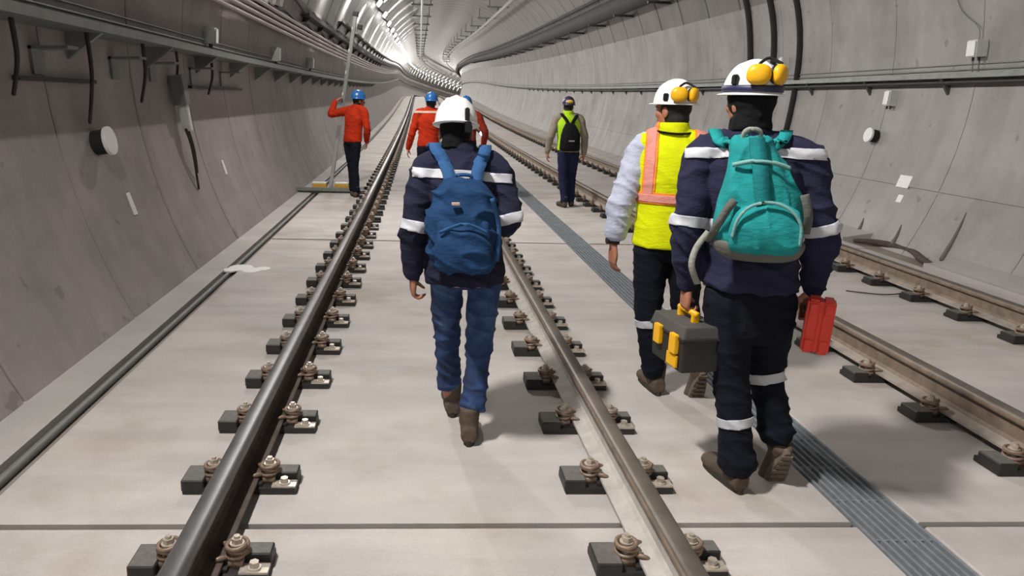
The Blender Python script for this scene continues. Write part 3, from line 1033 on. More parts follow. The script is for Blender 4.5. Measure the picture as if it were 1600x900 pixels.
def head_shape(bm, c, yaw, pitch=0.0, s=1.0):
    """yaw: turn to the left (counter-clockwise from above); the face looks along +y at yaw 0"""
    R = Matrix.Translation(Vector(c)) @ rotz(yaw) @ Matrix.Rotation(pitch, 4, 'X') @ Matrix.Scale(s, 4)
    def bl(p, r): ball(bm, R @ Vector(p), [q * s for q in r], R.to_3x3().normalized().to_4x4(), 20)
    def lb(pts, rad): limb(bm, [R @ Vector(p) for p in pts], [r * s for r in rad], 10, 4)
    bl((0, -0.012, 0.030), (0.075, 0.094, 0.083))
    bl((0, 0.030, -0.035), (0.060, 0.063, 0.076))
    bl((0, 0.045, -0.080), (0.040, 0.046, 0.034))
    lb([(0, 0.088, 0.012), (0, 0.100, -0.012), (0, 0.108, -0.030)], [0.009, 0.011, 0.014])
    lb([(-0.042, 0.082, 0.020), (0, 0.092, 0.022), (0.042, 0.082, 0.020)], [0.011, 0.012, 0.011])
    lb([(-0.022, 0.088, -0.056), (0, 0.095, -0.054), (0.022, 0.088, -0.056)], [0.006, 0.008, 0.006])
    lb([(-0.020, 0.086, -0.066), (0, 0.092, -0.067), (0.020, 0.086, -0.066)], [0.006, 0.008, 0.006])
    for q in (-1, 1):
        bl((q * 0.046, 0.055, -0.02), (0.022, 0.026, 0.024))
        bl((q * 0.078, -0.012, -0.012), (0.011, 0.022, 0.033))
    return R

def hand_shape(bm, wrist, d, nrm, thumb, s=1.0, curl=0.5, spread=0.12):
    """wrist point, pointing direction, palm normal, thumb-side direction"""
    d = Vector(d).normalized()
    nrm = Vector(nrm); nrm = (nrm - d * nrm.dot(d)).normalized()
    t = d.cross(nrm)
    if t.dot(Vector(thumb)) < 0: t = -t
    w = Vector(wrist)
    P = lambda a, b, c: w + (d * a + t * b + nrm * c) * s
    for b0, b1 in ((0.012, 0.030), (0.006, 0.011), (-0.006, -0.010), (-0.012, -0.030)):
        limb(bm, [P(-0.01, b0, 0), P(0.045, b1 * 0.95, 0.002), P(0.088, b1, 0)], [0.016 * s, 0.0155 * s, 0.0115 * s], 10, 4)
    ball(bm, P(0.045, 0.020, 0.010), (0.024 * s, 0.024 * s, 0.018 * s))
    for b, L, cu in ((0.030, 0.070, 0.85), (0.0105, 0.079, 1.0), (-0.010, 0.073, 1.08), (-0.029, 0.057, 1.2)):
        p = P(0.088, b, 0)
        pts = [p]
        a = 0.12 + curl * cu * 0.5
        sp = spread * b / 0.03
        for frac, extra in ((0.46, 0.0), (0.30, 0.75), (0.24, 0.6)):
            a += curl * cu * extra
            dirv = (d * math.cos(a) + nrm * math.sin(a) + t * sp * math.cos(a)).normalized()
            pts.append(pts[-1] + dirv * L * frac * s)
        limb(bm, pts, [0.0092 * s, 0.0088 * s, 0.0080 * s, 0.0068 * s], 9, 3)
    a = 0.35 + curl * 0.3
    b0 = P(0.018, 0.026, 0.004)
    b1 = b0 + (d * 0.68 + t * 0.62 + nrm * 0.35).normalized() * 0.042 * s
    b2 = b1 + (d * 0.88 + t * 0.22 + nrm * (0.25 + curl * 0.5)).normalized() * 0.034 * s
    b3 = b2 + (d * 0.92 - t * 0.05 + nrm * (0.25 + curl * 0.7)).normalized() * 0.026 * s
    limb(bm, [b0, b1, b2, b3], [0.0145 * s, 0.0115 * s, 0.0100 * s, 0.0080 * s], 9, 3)

def torso_secs(J, k, hem=None, top=True):
    """k: thickness added over the body"""
    yaw = J['yaw']
    u = rotz(yaw) @ V(1, 0, 0); v = rotz(yaw) @ V(0, 1, 0)
    pel, ch, nk = Vector(J['pelvis']), Vector(J['chest']), Vector(J['neck'])
    w = J.get('w', 1.0)
    out = []
    if hem is not None:
        out.append((V(pel.x, pel.y, hem), u, (0.158 + k) * w, v, 0.108 + k))
    out += [(pel, u, (0.160 + k) * w, v, 0.112 + k),
            (pel.lerp(ch, 0.45), u, (0.148 + k) * w, v, 0.104 + k),
            (pel.lerp(ch, 0.8), u, (0.165 + k) * w, v, 0.112 + k),
            (ch, u, (0.172 + k) * w, v, 0.110 + k),
            (ch.lerp(nk, 0.55), u, (0.150 + k * 0.8) * w, v, 0.088 + k)]
    if top:
        out += [(ch.lerp(nk, 0.85), u, 0.090 + k * 0.6, v, 0.070 + k * 0.7), (nk, u, 0.062 + k * 0.5, v, 0.062 + k * 0.5)]
    return out

def arm_pts(J, S):
    sh, el, wr = Vector(J['sh' + S]), Vector(J['el' + S]), Vector(J['wr' + S])
    nk = Vector(J['neck'])
    inner = sh.lerp(nk, 0.55) + V(0, 0, -0.01)
    return [inner, sh, sh.lerp(el, 0.5), el, el.lerp(wr, 0.5), wr]

def body(J, parent, vox, mat):
    HS = J.get('hs', 0.92)
    bm = bmesh.new()
    loft(bm, torso_secs(J, -0.012, J['pelvis'][2] - 0.08), 24, 4)
    h = Vector(J['head'])
    R = head_shape(bm, h, J.get('hyaw', 0), J.get('hpitch', 0), HS)
    limb(bm, [R @ V(0, -0.015, -0.05), Vector(J['neck']), Vector(J['chest']).lerp(Vector(J['neck']), 0.6)], [0.052, 0.055, 0.07], 14, 4)
    for S in 'LR':
        p = arm_pts(J, S)
        limb(bm, p, [0.05, 0.052, 0.044, 0.037, 0.036, 0.026], 12, 4)
        hn = J['hand' + S]
        hand_shape(bm, p[-1] + Vector(hn[0]).normalized() * 0.015, hn[0], hn[1], hn[2], 1.0, hn[3])
        hp, kn, an = Vector(J['hip' + S]), Vector(J['kn' + S]), Vector(J['an' + S])
        limb(bm, [hp + V(0, 0, 0.04), hp.lerp(kn, 0.5), kn, kn.lerp(an, 0.35), an], [0.080, 0.066, 0.048, 0.048, 0.034], 14, 4)
        td = Vector(J['toe' + S][0]).normalized()
        limb(bm, [an - td * 0.01 + V(0, 0, -0.01), an + td * 0.05 + V(0, 0, -0.045)], [0.028, 0.020], 10, 4)
    me = union(bm, vox, 2)
    o = link_mesh('body', me, mat, parent, True)
    for q in (-1, 1):
        b2 = bmesh.new()
        ball(b2, R @ V(q * 0.030, 0.080, 0.002), 0.0125, seg=12)
        ball(b2, R @ V(q * 0.030, 0.0895, 0.002), 0.0055, seg=10)
        obj('eye', b2, M['eye'], o, True)
    return o, R

def jacket(J, parent, vox, mat, k=0.016, hem=None, amp=0.006, name='jacket', collar=0.05, arm=(0.075, 0.078, 0.066, 0.060, 0.056, 0.047), seed=0, flare=0.0, cuff=0.0):
    bm = bmesh.new()
    secs = torso_secs(J, k, hem)
    secs = [(s_[0], s_[1], s_[2] + f_, s_[3], s_[4] + f_ * 0.7) for s_, f_ in zip(secs, [flare, flare, flare * 0.6] + [0] * 9)]
    loft(bm, secs, 28, 5)
    nk = Vector(J['neck'])
    limb(bm, [nk + V(0, 0.0, -0.05), nk + V(0, 0.006, collar)], [0.083, 0.072], 18, 4, False)
    for S in 'LR':
        p = arm_pts(J, S)
        p[-1] = p[-1] + (p[-2] - p[-1]).normalized() * cuff
        limb(bm, p, list(arm), 14, 5, True)
    me = union(bm, vox, 5)
    if amp:
        foc = [(Vector(J['el' + S]), 0.16, 1.0) for S in 'LR']
        wrinkle(me, amp, (6, 6, 13), seed, foc)
    return link_mesh(name, me, mat, parent, True)

def trousers(J, parent, vox, mat, k=0.016, top=None, amp=0.006, leg=(0.098, 0.086, 0.072, 0.068, 0.066, 0.070), seed=0, crotch=0.07, cuff=0.012):
    bm = bmesh.new()
    yaw = J['yaw']
    u = rotz(yaw) @ V(1, 0, 0); v = rotz(yaw) @ V(0, 1, 0)
    pel = Vector(J['pelvis'])
    tz = top if top is not None else pel.z + 0.12
    loft(bm, [(V(pel.x, pel.y, tz), u, 0.155 + k, v, 0.108 + k), (pel, u, 0.160 + k, v, 0.116 + k), (pel + V(0, 0, -crotch), u, 0.150 + k, v, 0.104 + k), (pel + V(0, 0, -crotch - 0.05), u, 0.110, v, 0.07)], 26, 4)
    for S in 'LR':
        hp, kn, an = Vector(J['hip' + S]), Vector(J['kn' + S]), Vector(J['an' + S])
        dn = (an - kn).normalized()
        limb(bm, [hp + V(0, 0, -0.01), hp.lerp(kn, 0.5), kn, kn.lerp(an, 0.45), kn.lerp(an, 0.8), an - dn * cuff], list(leg), 16, 5, True)
    me = union(bm, vox, 5)
    if amp:
        foc = [(Vector(J['kn' + S]), 0.15, 0.7) for S in 'LR'] + [(Vector(J['an' + S]), 0.16, 1.3) for S in 'LR']
        wrinkle(me, amp, (6, 6, 15), seed, foc)
    return link_mesh('trousers', me, mat, parent, True)

def shoe(parent, ballpos, yaw, pitch, mat, sole_mat, s=1.0, vox=0.008):
    """ballpos: point on the ground under the ball of the foot; pitch lifts the heel"""
    R = Matrix.Translation(Vector(ballpos)) @ rotz(yaw) @ Matrix.Rotation(-pitch, 4, 'X') @ Matrix.Translation(V(0, -0.19 * s, 0)) @ Matrix.Scale(s, 4)
    bm = bmesh.new()
    X, Y = V(1, 0, 0), V(0, 1, 0)
    Z = V(0, 0, 1)
    secs = [(V(0, -0.008, 0.055), X, 0.033, Z, 0.038), (V(0, 0.010, 0.058), X, 0.042, Z, 0.050), (V(0, 0.07, 0.062), X, 0.040, Z, 0.050), (V(0, 0.14, 0.055), X, 0.044, Z, 0.044), (V(0, 0.21, 0.045), X, 0.052, Z, 0.038), (V(0, 0.26, 0.042), X, 0.047, Z, 0.032), (V(0, 0.283, 0.038), X, 0.030, Z, 0.020)]
    loft(bm, secs, 20, 4, 2.3)
    limb(bm, [V(0, 0.048, 0.06), V(0, 0.046, 0.11), V(0, 0.042, 0.19)], [0.044, 0.047, 0.049], 16, 4, False)
    me = union(bm, vox, 3)
    me.transform(R)
    o = link_mesh('shoe', me, mat, parent, True)
    bm = bmesh.new()
    out = []
    for i in range(28):
        a = 2 * math.pi * i / 28
        y = 0.138 + 0.150 * math.cos(a)
        wd = 0.041 + 0.012 * math.cos(a - 0.4)
        x = wd * math.copysign(abs(math.sin(a)) ** 0.7, math.sin(a))
        out.append((x, y))
    lo = [bm.verts.new((x, y, 0.0 + (0.004 if 0.09 < y < 0.12 else 0))) for x, y in out]
    hi = [bm.verts.new((x * 1.02, y, 0.030)) for x, y in out]
    bm.faces.new(lo[::-1]); bm.faces.new(hi)
    for i in range(28):
        bm.faces.new((lo[i], lo[(i + 1) % 28], hi[(i + 1) % 28], hi[i]))
    for yy in ([0.012 + 0.034 * q for q in range(8)] if pitch else []):
        box(bm, (0, yy, -0.002), (0.048 if yy < 0.1 or yy > 0.23 else 0.066, 0.018, 0.010))
    bm.transform(R)
    obj('sole', bm, sole_mat, o)
    # laces and tongue
    bm = bmesh.new()
    for q in range(4):
        yy = 0.10 + 0.028 * q
        limb(bm, [V(-0.025, yy, 0.098 - q * 0.006), V(0, yy + 0.008, 0.112 - q * 0.008), V(0.025, yy, 0.098 - q * 0.006)], [0.003] * 3, 6, 3)
    bm.transform(R)
    obj('laces', bm, M['black'], o, True)
    return o

def helmet(parent, R, mat, ridge=True, cups=None, band=None, slot=None, s=1.0, dz=0.0, tilt=0.0):
    """R: head matrix"""
    H = R @ Matrix.Translation(V(0, -0.012, 0.040 + dz)) @ Matrix.Rotation(tilt, 4, 'X') @ Matrix.Scale(s, 4)
    bm = bmesh.new()
    nu, nv = 40, 14
    rings = []
    prof = []
    for j in range(nv + 1):
        a = (math.pi / 2) * j / nv
        prof.append((math.cos(a) ** 0.85, math.sin(a)))
    prof = [(1.10, -0.06), (1.11, -0.03), (1.02, 0.0)] + prof
    for q, z in prof:
        ring = []
        for i in range(nu):
            a = 2 * math.pi * i / nu
            visor = 1.0 + (0.16 * max(0, math.sin(a)) ** 3 if q > 1.06 else 0)
            rr = 1.0
            zz = z * 0.138
            if ridge and q < 0.98:
                zz += 0.009 * math.exp(-((math.cos(a) * q) / 0.16) ** 2) * min(1, (1 - q) * 6) + 0.004 * math.exp(-((abs(math.cos(a) * q) - 0.42) / 0.1) ** 2) * min(1, (1 - q) * 6)
            ring.append(H @ V(0.113 * q * math.cos(a) * visor, 0.140 * q * math.sin(a) * visor, zz))
        rings.append(ring)
    inner = []
    for q, z in [(0.94, 0.9), (0.98, 0.0), (1.12, -0.055)][::1]:
        pass
    rings_to_mesh(bm, rings, cap=True)
    o = obj('helmet', bm, mat, parent, True)
    if band:
        bm = bmesh.new()
        rr = []
        for q, z in ((1.035, 0.006), (1.04, 0.02), (1.035, 0.034), (0.99, 0.034), (0.99, 0.006)):
            rr.append([H @ V(0.113 * q * math.cos(2 * math.pi * i / nu), 0.140 * q * math.sin(2 * math.pi * i / nu), z) for i in range(nu)])
        rings_to_mesh(bm, rr, cap=False, closed=True)
        obj('rim_band', bm, band, o, True)
    if cups:
        for (x, y, z, yaw) in cups:
            bm = bmesh.new()
            C = H @ Matrix.Translation(V(x, y, z)) @ rotz(yaw)
            q = ball(bm, (0, 0, 0), (0.050, 0.026, 0.043), None, 22)
            for v in bm.verts:
                v.co.x = math.copysign(abs(v.co.x / 0.05) ** 0.8 * 0.05, v.co.x)
                v.co.z = math.copysign(abs(v.co.z / 0.043) ** 0.8 * 0.043, v.co.z)
            bm.transform(C)
            obj('ear_cup', bm, M['yellow'], o, True)
            bm = bmesh.new()
            ball(bm, (0, 0.022, 0), (0.046, 0.016, 0.040), None, 18)
            bm.transform(C)
            obj('ear_cushion', bm, M['black_plastic'], o, True)
        bm = bmesh.new()
        mid = [H @ V(x, y + 0.0, z + 0.045) for (x, y, z, yaw) in cups]
        limb(bm, [mid[0] + V(0, 0.0, 0), (mid[0] + mid[1]) / 2 + V(0, 0.02, 0.02), mid[1]], [0.006] * 3, 8, 4)
        obj('muff_arm', bm, M['black_plastic'], o, True)
    if slot:
        for (x, y, z, yaw, w, h) in slot:
            bm = bmesh.new()
            box(bm, (0, 0, 0), (w, 0.020, h))
            bmesh.ops.bevel(bm, geom=bm.edges[:], offset=0.005, segments=2, affect='EDGES')
            bm.transform(H @ Matrix.Translation(V(x, y, z)) @ rotz(yaw))
            obj('side_slot', bm, M['black_plastic'], o)
    return o

def hood(parent, R, mat, name='hair', low=-0.075, k=1.0, front=0.035):
    """hair or a cloth hood that covers the back and the sides of the head"""
    bm = bmesh.new()
    ball(bm, (0, -0.018, 0.022), (0.083 * k, 0.098 * k, 0.090 * k), None, 22)
    ball(bm, (0, -0.035, -0.045), (0.070 * k, 0.072 * k, 0.070 * k), None, 18)
    if low < -0.08:
        limb(bm, [V(0, -0.02, -0.06), V(0, -0.03, low)], [0.075 * k, 0.080 * k], 16, 4, False)
    me = union(bm, 0.008, 2)
    b2 = bmesh.new(); b2.from_mesh(me)
    bmesh.ops.bisect_plane(b2, geom=b2.verts[:] + b2.edges[:] + b2.faces[:], plane_co=(0, front, 0), plane_no=(0, 1, 0.25), clear_outer=True)
    r = [e for e in b2.edges if len(e.link_faces) == 1]
    if r: bmesh.ops.edgeloop_fill(b2, edges=r)
    b2.to_mesh(me); b2.free()
    wrinkle(me, 0.003, (22, 22, 22), 3)
    me.transform(R)
    return link_mesh(name, me, mat, parent, True)

def near(p, r):
    p = Vector(p)
    return lambda c: (c - p).length < r

def sleeve_band(J, jk, S, t, parent, width=0.045, seg=0):
    """reflective tape round a sleeve; t along upper arm (seg 0) or forearm (seg 1)"""
    sh, el, wr = Vector(J['sh' + S]), Vector(J['el' + S]), Vector(J['wr' + S])
    a, b = (sh, el) if seg == 0 else (el, wr)
    p = a.lerp(b, t)
    pel = Vector(J['pelvis'])
    return strip('reflective_band', jk.data, base_of(jk), p, b - a, width, M['reflect'], jk, lambda c: (c - p).length < 0.105)

def leg_band(J, tr, S, t, parent, width=0.05):
    kn, an = Vector(J['kn' + S]), Vector(J['an' + S])
    p = kn.lerp(an, t)
    return strip('reflective_band', tr.data, base_of(tr), p, an - kn, width, M['reflect'], tr, lambda c: (c - p).length < 0.13)

# ------------------------------------------------------------------ backpacks
def pack_frame(pos, yaw, lean=0.0):
    return Matrix.Translation(Vector(pos)) @ rotz(yaw) @ Matrix.Rotation(lean, 4, 'X')

def pack_body(secs, R, vox=0.009, amp=0.007, seed=0, power=2.6, scale=(7, 7, 7)):
    bm = bmesh.new()
    X, Y = V(1, 0, 0), V(0, 1, 0)
    loft(bm, [(V(x, y, z), X, hw, Y, hd) for (x, y, z, hw, hd) in secs], 30, 5, power)
    me = union(bm, vox, 4)
    if amp: wrinkle(me, amp, scale, seed)
    me.transform(R)
    return me
def conform(R, pts, jk, start, lift=0.012):
    """lay the later points of a strap on a garment's surface"""
    from mathutils.bvhtree import BVHTree
    off = base_of(jk)
    tree = BVHTree.FromPolygons([v.co + off for v in jk.data.vertices], [tuple(q.vertices) for q in jk.data.polygons])
    Ri = R.inverted()
    P = spline(pts, 3)
    out = []
    for i, q in enumerate(P):
        if i >= start * 3:
            loc, nrm, _, _ = tree.find_nearest(R @ q)
            out.append(Ri @ (loc + nrm * lift))
        else:
            out.append(q)
    return out
def strap(R, pts, w, th=0.008, sub=6):
    """flat webbing through local points"""
    bm = bmesh.new()
    P = spline([Vector(p) for p in pts], sub)
    rings = []
    for i, p in enumerate(P):
        t = (P[min(i + 1, len(P) - 1)] - P[max(i - 1, 0)]).normalized()
        side = V(1, 0, 0) - t * t.x
        side = side.normalized() if side.length > 0.2 else V(0, 0, 1)
        n = t.cross(side).normalized()
        rings.append([p + side * w / 2 + n * th / 2, p - side * w / 2 + n * th / 2, p - side * w / 2 - n * th / 2, p + side * w / 2 - n * th / 2])
    rings_to_mesh(bm, rings)
    bm.transform(R)
    return bm

# ------------------------------------------------------------------ person: blue backpack, white helmet, jeans
J = dict(yaw=0.03, w=0.95, pelvis=(0.232, 3.45, 0.86), chest=(0.205, 3.45, 1.26), neck=(0.190, 3.465, 1.405), head=(0.172, 3.50, 1.490), hyaw=-0.10, hpitch=-0.12,
         shL=(0.038, 3.45, 1.320), elL=(-0.020, 3.42, 1.055), wrL=(-0.022, 3.47, 0.825), handL=((0.03, 0.12, -1), (1, 0.1, 0.1), (0.1, 1, 0.1), 1.15),
         shR=(0.362, 3.45, 1.320), elR=(0.425, 3.40, 1.095), wrR=(0.385, 3.63, 1.125), handR=((-0.25, 1, 0.15), (-1, -0.2, 0), (0, 0, 1), 0.6),
         hipL=(0.142, 3.46, 0.82), knL=(0.156, 3.58, 0.465), anL=(0.184, 3.685, 0.105), toeL=((0, 1, 0),),
         hipR=(0.326, 3.45, 0.82), knR=(0.308, 3.43, 0.430), anR=(0.275, 3.345, 0.105), toeR=((0, 1, 0),))
p = empty('person', (0.23, 3.45, 0), 'person in navy jacket and blue jeans walking away with a blue backpack', 'person')
b, R = body(J, p, 0.0065, M['skin'])
hood(p, R, M['black'], 'hair', -0.10)
jk = jacket(J, p, 0.008, M['navy2'], 0.014, 0.79, 0.012, arm=(0.070, 0.073, 0.070, 0.066, 0.062, 0.046), seed=1, collar=0.045, flare=0.026)
sleeve_band(J, jk, 'L', 0.97, p, 0.048)
sleeve_band(J, jk, 'R', 0.97, p, 0.045)
strip('reflective_band', jk.data, base_of(jk), (0.2, 3.45, 1.292), (0.05, 0.15, 1), 0.042, M['reflect'], jk, lambda c: -0.025 < c.x < 0.425 and c.y < 3.47)
trousers(J, p, 0.008, M['denim'], 0.006, 0.90, 0.010, leg=(0.086, 0.076, 0.064, 0.062, 0.062, 0.064), seed=2, crotch=0.05, cuff=0.085)
shoe(p, (0.195, 3.83, 0), 0.02, 0.0, M['shoe'], M['sole'])
shoe(p, (0.275, 3.49, 0), -0.06, 0.0, M['shoe'], M['sole'])
h = helmet(p, R, M['helmet_white'], True, None, None, [(0.062, -0.120, 0.022, 0.5, 0.024, 0.085), (0.070, -0.128, -0.035, 0.5, 0.034, 0.06)], 0.95, 0.0, -0.06)

# his backpack
yb, sc = 0.03, 1
pb = empty('backpack', (0.20, 3.23, 0.86), 'crumpled blue nylon backpack on the back of the man in jeans', 'backpack')
R1 = pack_frame((0.198, 3.235, 0.0), yb)
me = pack_body([(0.0, 0.0, 0.895, 0.110, 0.075), (0, 0, 0.915, 0.138, 0.100), (0.005, 0, 1.00, 0.158, 0.112), (0, 0, 1.12, 0.158, 0.106), (0, 0.01, 1.21, 0.142, 0.090), (0, 0.02, 1.265, 0.118, 0.070), (0, 0.03, 1.30, 0.08, 0.045)], R1, 0.0075, 0.020, 5, 2.3, (7, 7, 11))
link_mesh('pack_body', me, M['blue_pack'], pb, True)
me = pack_body([(-0.005, -0.095, 0.905, 0.10, 0.03), (-0.005, -0.10, 0.94, 0.125, 0.045), (-0.005, -0.10, 1.03, 0.125, 0.045), (-0.005, -0.085, 1.10, 0.115, 0.035), (-0.005, -0.075, 1.125, 0.10, 0.02)], R1, 0.007, 0.014, 9, 2.4, (7, 7, 12))
link_mesh('front_pocket', me, M['blue_pack'], pb, True)
obj('pocket_zip', strap(R1, [(-0.11, -0.125, 1.085), (0, -0.135, 1.125), (0.10, -0.128, 1.085)], 0.012), M['blue_strap'], pb, True)
for q in (-1, 1):
    obj('shoulder_strap', strap(R1, conform(R1, [(q * 0.055, 0.012, 1.275), (q * 0.066, 0.055, 1.33), (q * 0.090, 0.11, 1.375), (q * 0.108, 0.17, 1.405), (q * 0.115, 0.25, 1.41), (q * 0.125, 0.335, 1.35), (q * 0.13, 0.36, 1.25), (q * 0.15, 0.34, 1.10)], jk, 2), 0.054, 0.014, 2), M['blue_strap'], pb, True)
obj('top_loop', strap(R1, [(-0.035, 0.02, 1.285), (-0.03, 0.01, 1.315), (0.03, 0.01, 1.315), (0.035, 0.02, 1.285)], 0.016), M['blue_strap'], pb, True)
obj('side_strap', strap(R1, [(0.115, -0.10, 1.23), (0.155, -0.06, 1.10), (0.150, -0.07, 0.95)], 0.02), M['blue_strap'], pb, True)
bm = bmesh.new(); box(bm, R1 @ V(-0.04, -0.100, 1.205), (0.035, 0.02, 0.012)); obj('zip_pull', bm, M['pale_band'], pb, bevel=0.004)

# ------------------------------------------------------------------ person: lime vest
J = dict(yaw=-0.25, w=1.0, pelvis=(1.375, 3.95, 0.93), chest=(1.365, 3.95, 1.34), neck=(1.352, 3.96, 1.495), head=(1.347, 3.985, 1.612), hyaw=0.55, hpitch=0.0,
         shL=(1.195, 4.00, 1.405), elL=(1.112, 3.98, 1.135), wrL=(1.094, 4.02, 0.880), handL=((0.05, 0.10, -1), (1, 0.2, 0), (0.2, 1, 0), 0.42),
         shR=(1.535, 3.91, 1.405), elR=(1.625, 3.92, 1.130), wrR=(1.60, 4.03, 0.90), handR=((0, 0.1, -1), (-1, 0.2, 0), (0, 1, 0), 0.5),
         hipL=(1.29, 3.97, 0.88), knL=(1.322, 4.00, 0.465), anL=(1.392, 4.005, 0.105), toeL=((0, 1, 0),),
         hipR=(1.462, 3.93, 0.88), knR=(1.535, 3.99, 0.48), anR=(1.612, 3.93, 0.21), toeR=((0, 0.5, -1),))
p = empty('person', (1.40, 3.95, 0), 'person in lime vest over pale shirt, white helmet with yellow ear muffs, dark trousers', 'person')
b, R = body(J, p, 0.0065, M['skin'])
hood(p, R, M['hair'], 'hair', -0.07)
Js = dict(J); Js['wrL'] = tuple(Vector(J['elL']).lerp(Vector(J['wrL']), 0.68)); Js['wrR'] = tuple(Vector(J['elR']).lerp(Vector(J['wrR']), 0.68))
jacket(Js, p, 0.008, M['shirt'], 0.010, 0.92, 0.010, 'shirt', 0.03, (0.064, 0.070, 0.072, 0.072, 0.070, 0.066), 4)
# vest: torso shell with shoulders, no sleeves
bm = bmesh.new()
loft(bm, torso_secs(J, 0.030, 0.885), 28, 5)
nk = Vector(J['neck'])
limb(bm, [nk + V(0, 0, -0.05), nk + V(0.0, 0.006, 0.055)], [0.092, 0.082], 18, 4, False)
for S in 'LR':
    a = arm_pts(J, S)
    limb(bm, [a[0], a[1].lerp(a[0], 0.42)], [0.078, 0.080], 14, 3, True)
me = union(bm, 0.008, 6)
wrinkle(me, 0.005, (5, 5, 11), 8)
vest = link_mesh('vest', me, M['lime'], p, True)
vo = base_of(vest)
right = rotz(J['yaw']) @ V(1, 0, 0)
pc = Vector(J['chest'])
for w_, m_, lf in ((0.066, 'orange_tape', 0.003), (0.044, 'pink_tape', 0.0065)):
    for q in (-0.122, 0.125):
        strip('vertical_stripe', vest.data, vo, pc + right * q, right, w_, M[m_], vest, lambda c: c.z > 1.155, lf)
    strip('waist_stripe', vest.data, vo, (1.37, 3.95, 1.150), (0.03, 0.05, 1), w_ * 0.93, M[m_], vest, None, lf + 0.001)
bm = bmesh.new()
cpts = [nk + V(math.cos(a) * 0.092, math.sin(a) * 0.092 - 0.004, 0.012 + 0.012 * math.cos(a - math.pi / 2)) for a in [math.pi * (1.0 + q / 10) for q in range(11)]]
limb(bm, cpts, [0.006] * 11, 8, 2)
obj('collar_seam', bm, M['black'], vest, True)
trousers(J, p, 0.008, M['black_cloth'], 0.008, 1.00, 0.006, cuff=0.05, leg=(0.096, 0.088, 0.074, 0.070, 0.068, 0.072), seed=6)
tr = [c for c in children(p) if c.name.startswith('trousers')][0]
leg_band(J, tr, 'L', 0.06, p, 0.045)
leg_band(J, tr, 'R', 0.10, p, 0.045)
shoe(p, (1.400, 4.145, 0), 0.05, 0.0, M['shoe'], M['sole'])
shoe(p, (1.622, 3.935, 0.0), -0.05, 1.10, M['shoe'], M['sole_dusty'])
cups = [(-0.099, -0.108, 0.052, -0.78), (-0.012, -0.145, 0.050, 0.35)]
helmet(p, R, M['helmet_white'], True, cups, None, [(-0.112, -0.02, 0.035, 1.55, 0.034, 0.045)], 0.94)
# wristwatch
w0 = Vector(J['wrL']); wd = (Vector(J['wrL']) - Vector(J['elL'])).normalized()
bm = bmesh.new(); cyl(bm, w0 - wd * 0.035, w0 - wd * 0.008, 0.034, 0.033, 18); o = obj('wristwatch', bm, M['black_plastic'], p, True)
bm = bmesh.new(); cyl(bm, w0 - wd * 0.022 + V(-0.030, -0.004, 0), w0 - wd * 0.022 + V(-0.044, -0.006, 0), 0.020, seg=16); obj('watch_face', bm, M['black_plastic'], o)

# ------------------------------------------------------------------ person: teal backpack, carrying the toolbox
J = dict(yaw=-0.30, w=1.02, pelvis=(1.40, 2.955, 0.92), chest=(1.35, 2.955, 1.36), neck=(1.325, 2.965, 1.52), head=(1.318, 2.995, 1.650), hyaw=0.28, hpitch=0.0,
         shL=(1.155, 3.015, 1.435), elL=(1.122, 2.99, 1.135), wrL=(1.165, 3.05, 0.895), handL=((0.0, 0.02, -1), (1, 0, 0), (0, 1, 0), 1.25),
         shR=(1.540, 2.905, 1.435), elR=(1.640, 2.900, 1.130), wrR=(1.668, 2.945, 0.905), handR=((-0.05, -0.02, -1), (-0.4, -0.9, 0), (-1, 0, 0), 1.2),
         hipL=(1.318, 2.98, 0.86), knL=(1.368, 2.955, 0.485), anL=(1.418, 2.895, 0.105), toeL=((0, 1, 0),),
         hipR=(1.492, 2.93, 0.86), knR=(1.555, 3.03, 0.495), anR=(1.612, 2.965, 0.215), toeR=((0, 0.4, -1),))
p = empty('person', (1.43, 2.95, 0), 'person in dark navy workwear with a teal backpack, carrying a toolbox and a red case', 'person')
b, R = body(J, p, 0.0065, M['skin'])
hood(p, R, M['black'], 'hood', -0.12, 1.15, 0.085)
jk = jacket(J, p, 0.008, M['navy'], 0.018, 0.90, 0.013, arm=(0.074, 0.074, 0.070, 0.066, 0.062, 0.048), seed=11, collar=0.05, flare=0.012)
for S in 'LR':
    sleeve_band(J, jk, S, 0.88, p, 0.045)
right = rotz(J['yaw']) @ V(1, 0, 0)
strip('reflective_band', jk.data, base_of(jk), (1.345, 2.955, 1.448), (0.02, 0.16, 1), 0.04, M['reflect'], jk, lambda c: c.y < 3.03 - (c.x - 1.345) * 0.31 and abs((c - Vector((1.345, 2.955, 1.45))).dot(right)) < 0.262)
trousers(J, p, 0.008, M['black_cloth'], 0.008, 0.98, 0.008, cuff=0.03, leg=(0.102, 0.094, 0.076, 0.072, 0.072, 0.082), seed=12, crotch=0.20)
tr = [c for c in children(p) if c.name.startswith('trousers')][0]
leg_band(J, tr, 'L', 0.46, p, 0.042)
leg_band(J, tr, 'R', 0.06, p, 0.048)
shoe(p, (1.392, 3.035, 0), 0.14, 0.0, M['shoe'], M['sole'])
shoe(p, (1.628, 2.965, 0.0), -0.05, 1.08, M['shoe'], M['sole_dusty'])
cups = [(-0.080, -0.126, 0.076, -0.588), (0.014, -0.146, 0.078, 0.50)]
helmet(p, R, M['helmet_white'], True, cups, M['navy_plastic'], [(-0.112, -0.02, 0.055, 1.55, 0.034, 0.045)], 0.98)

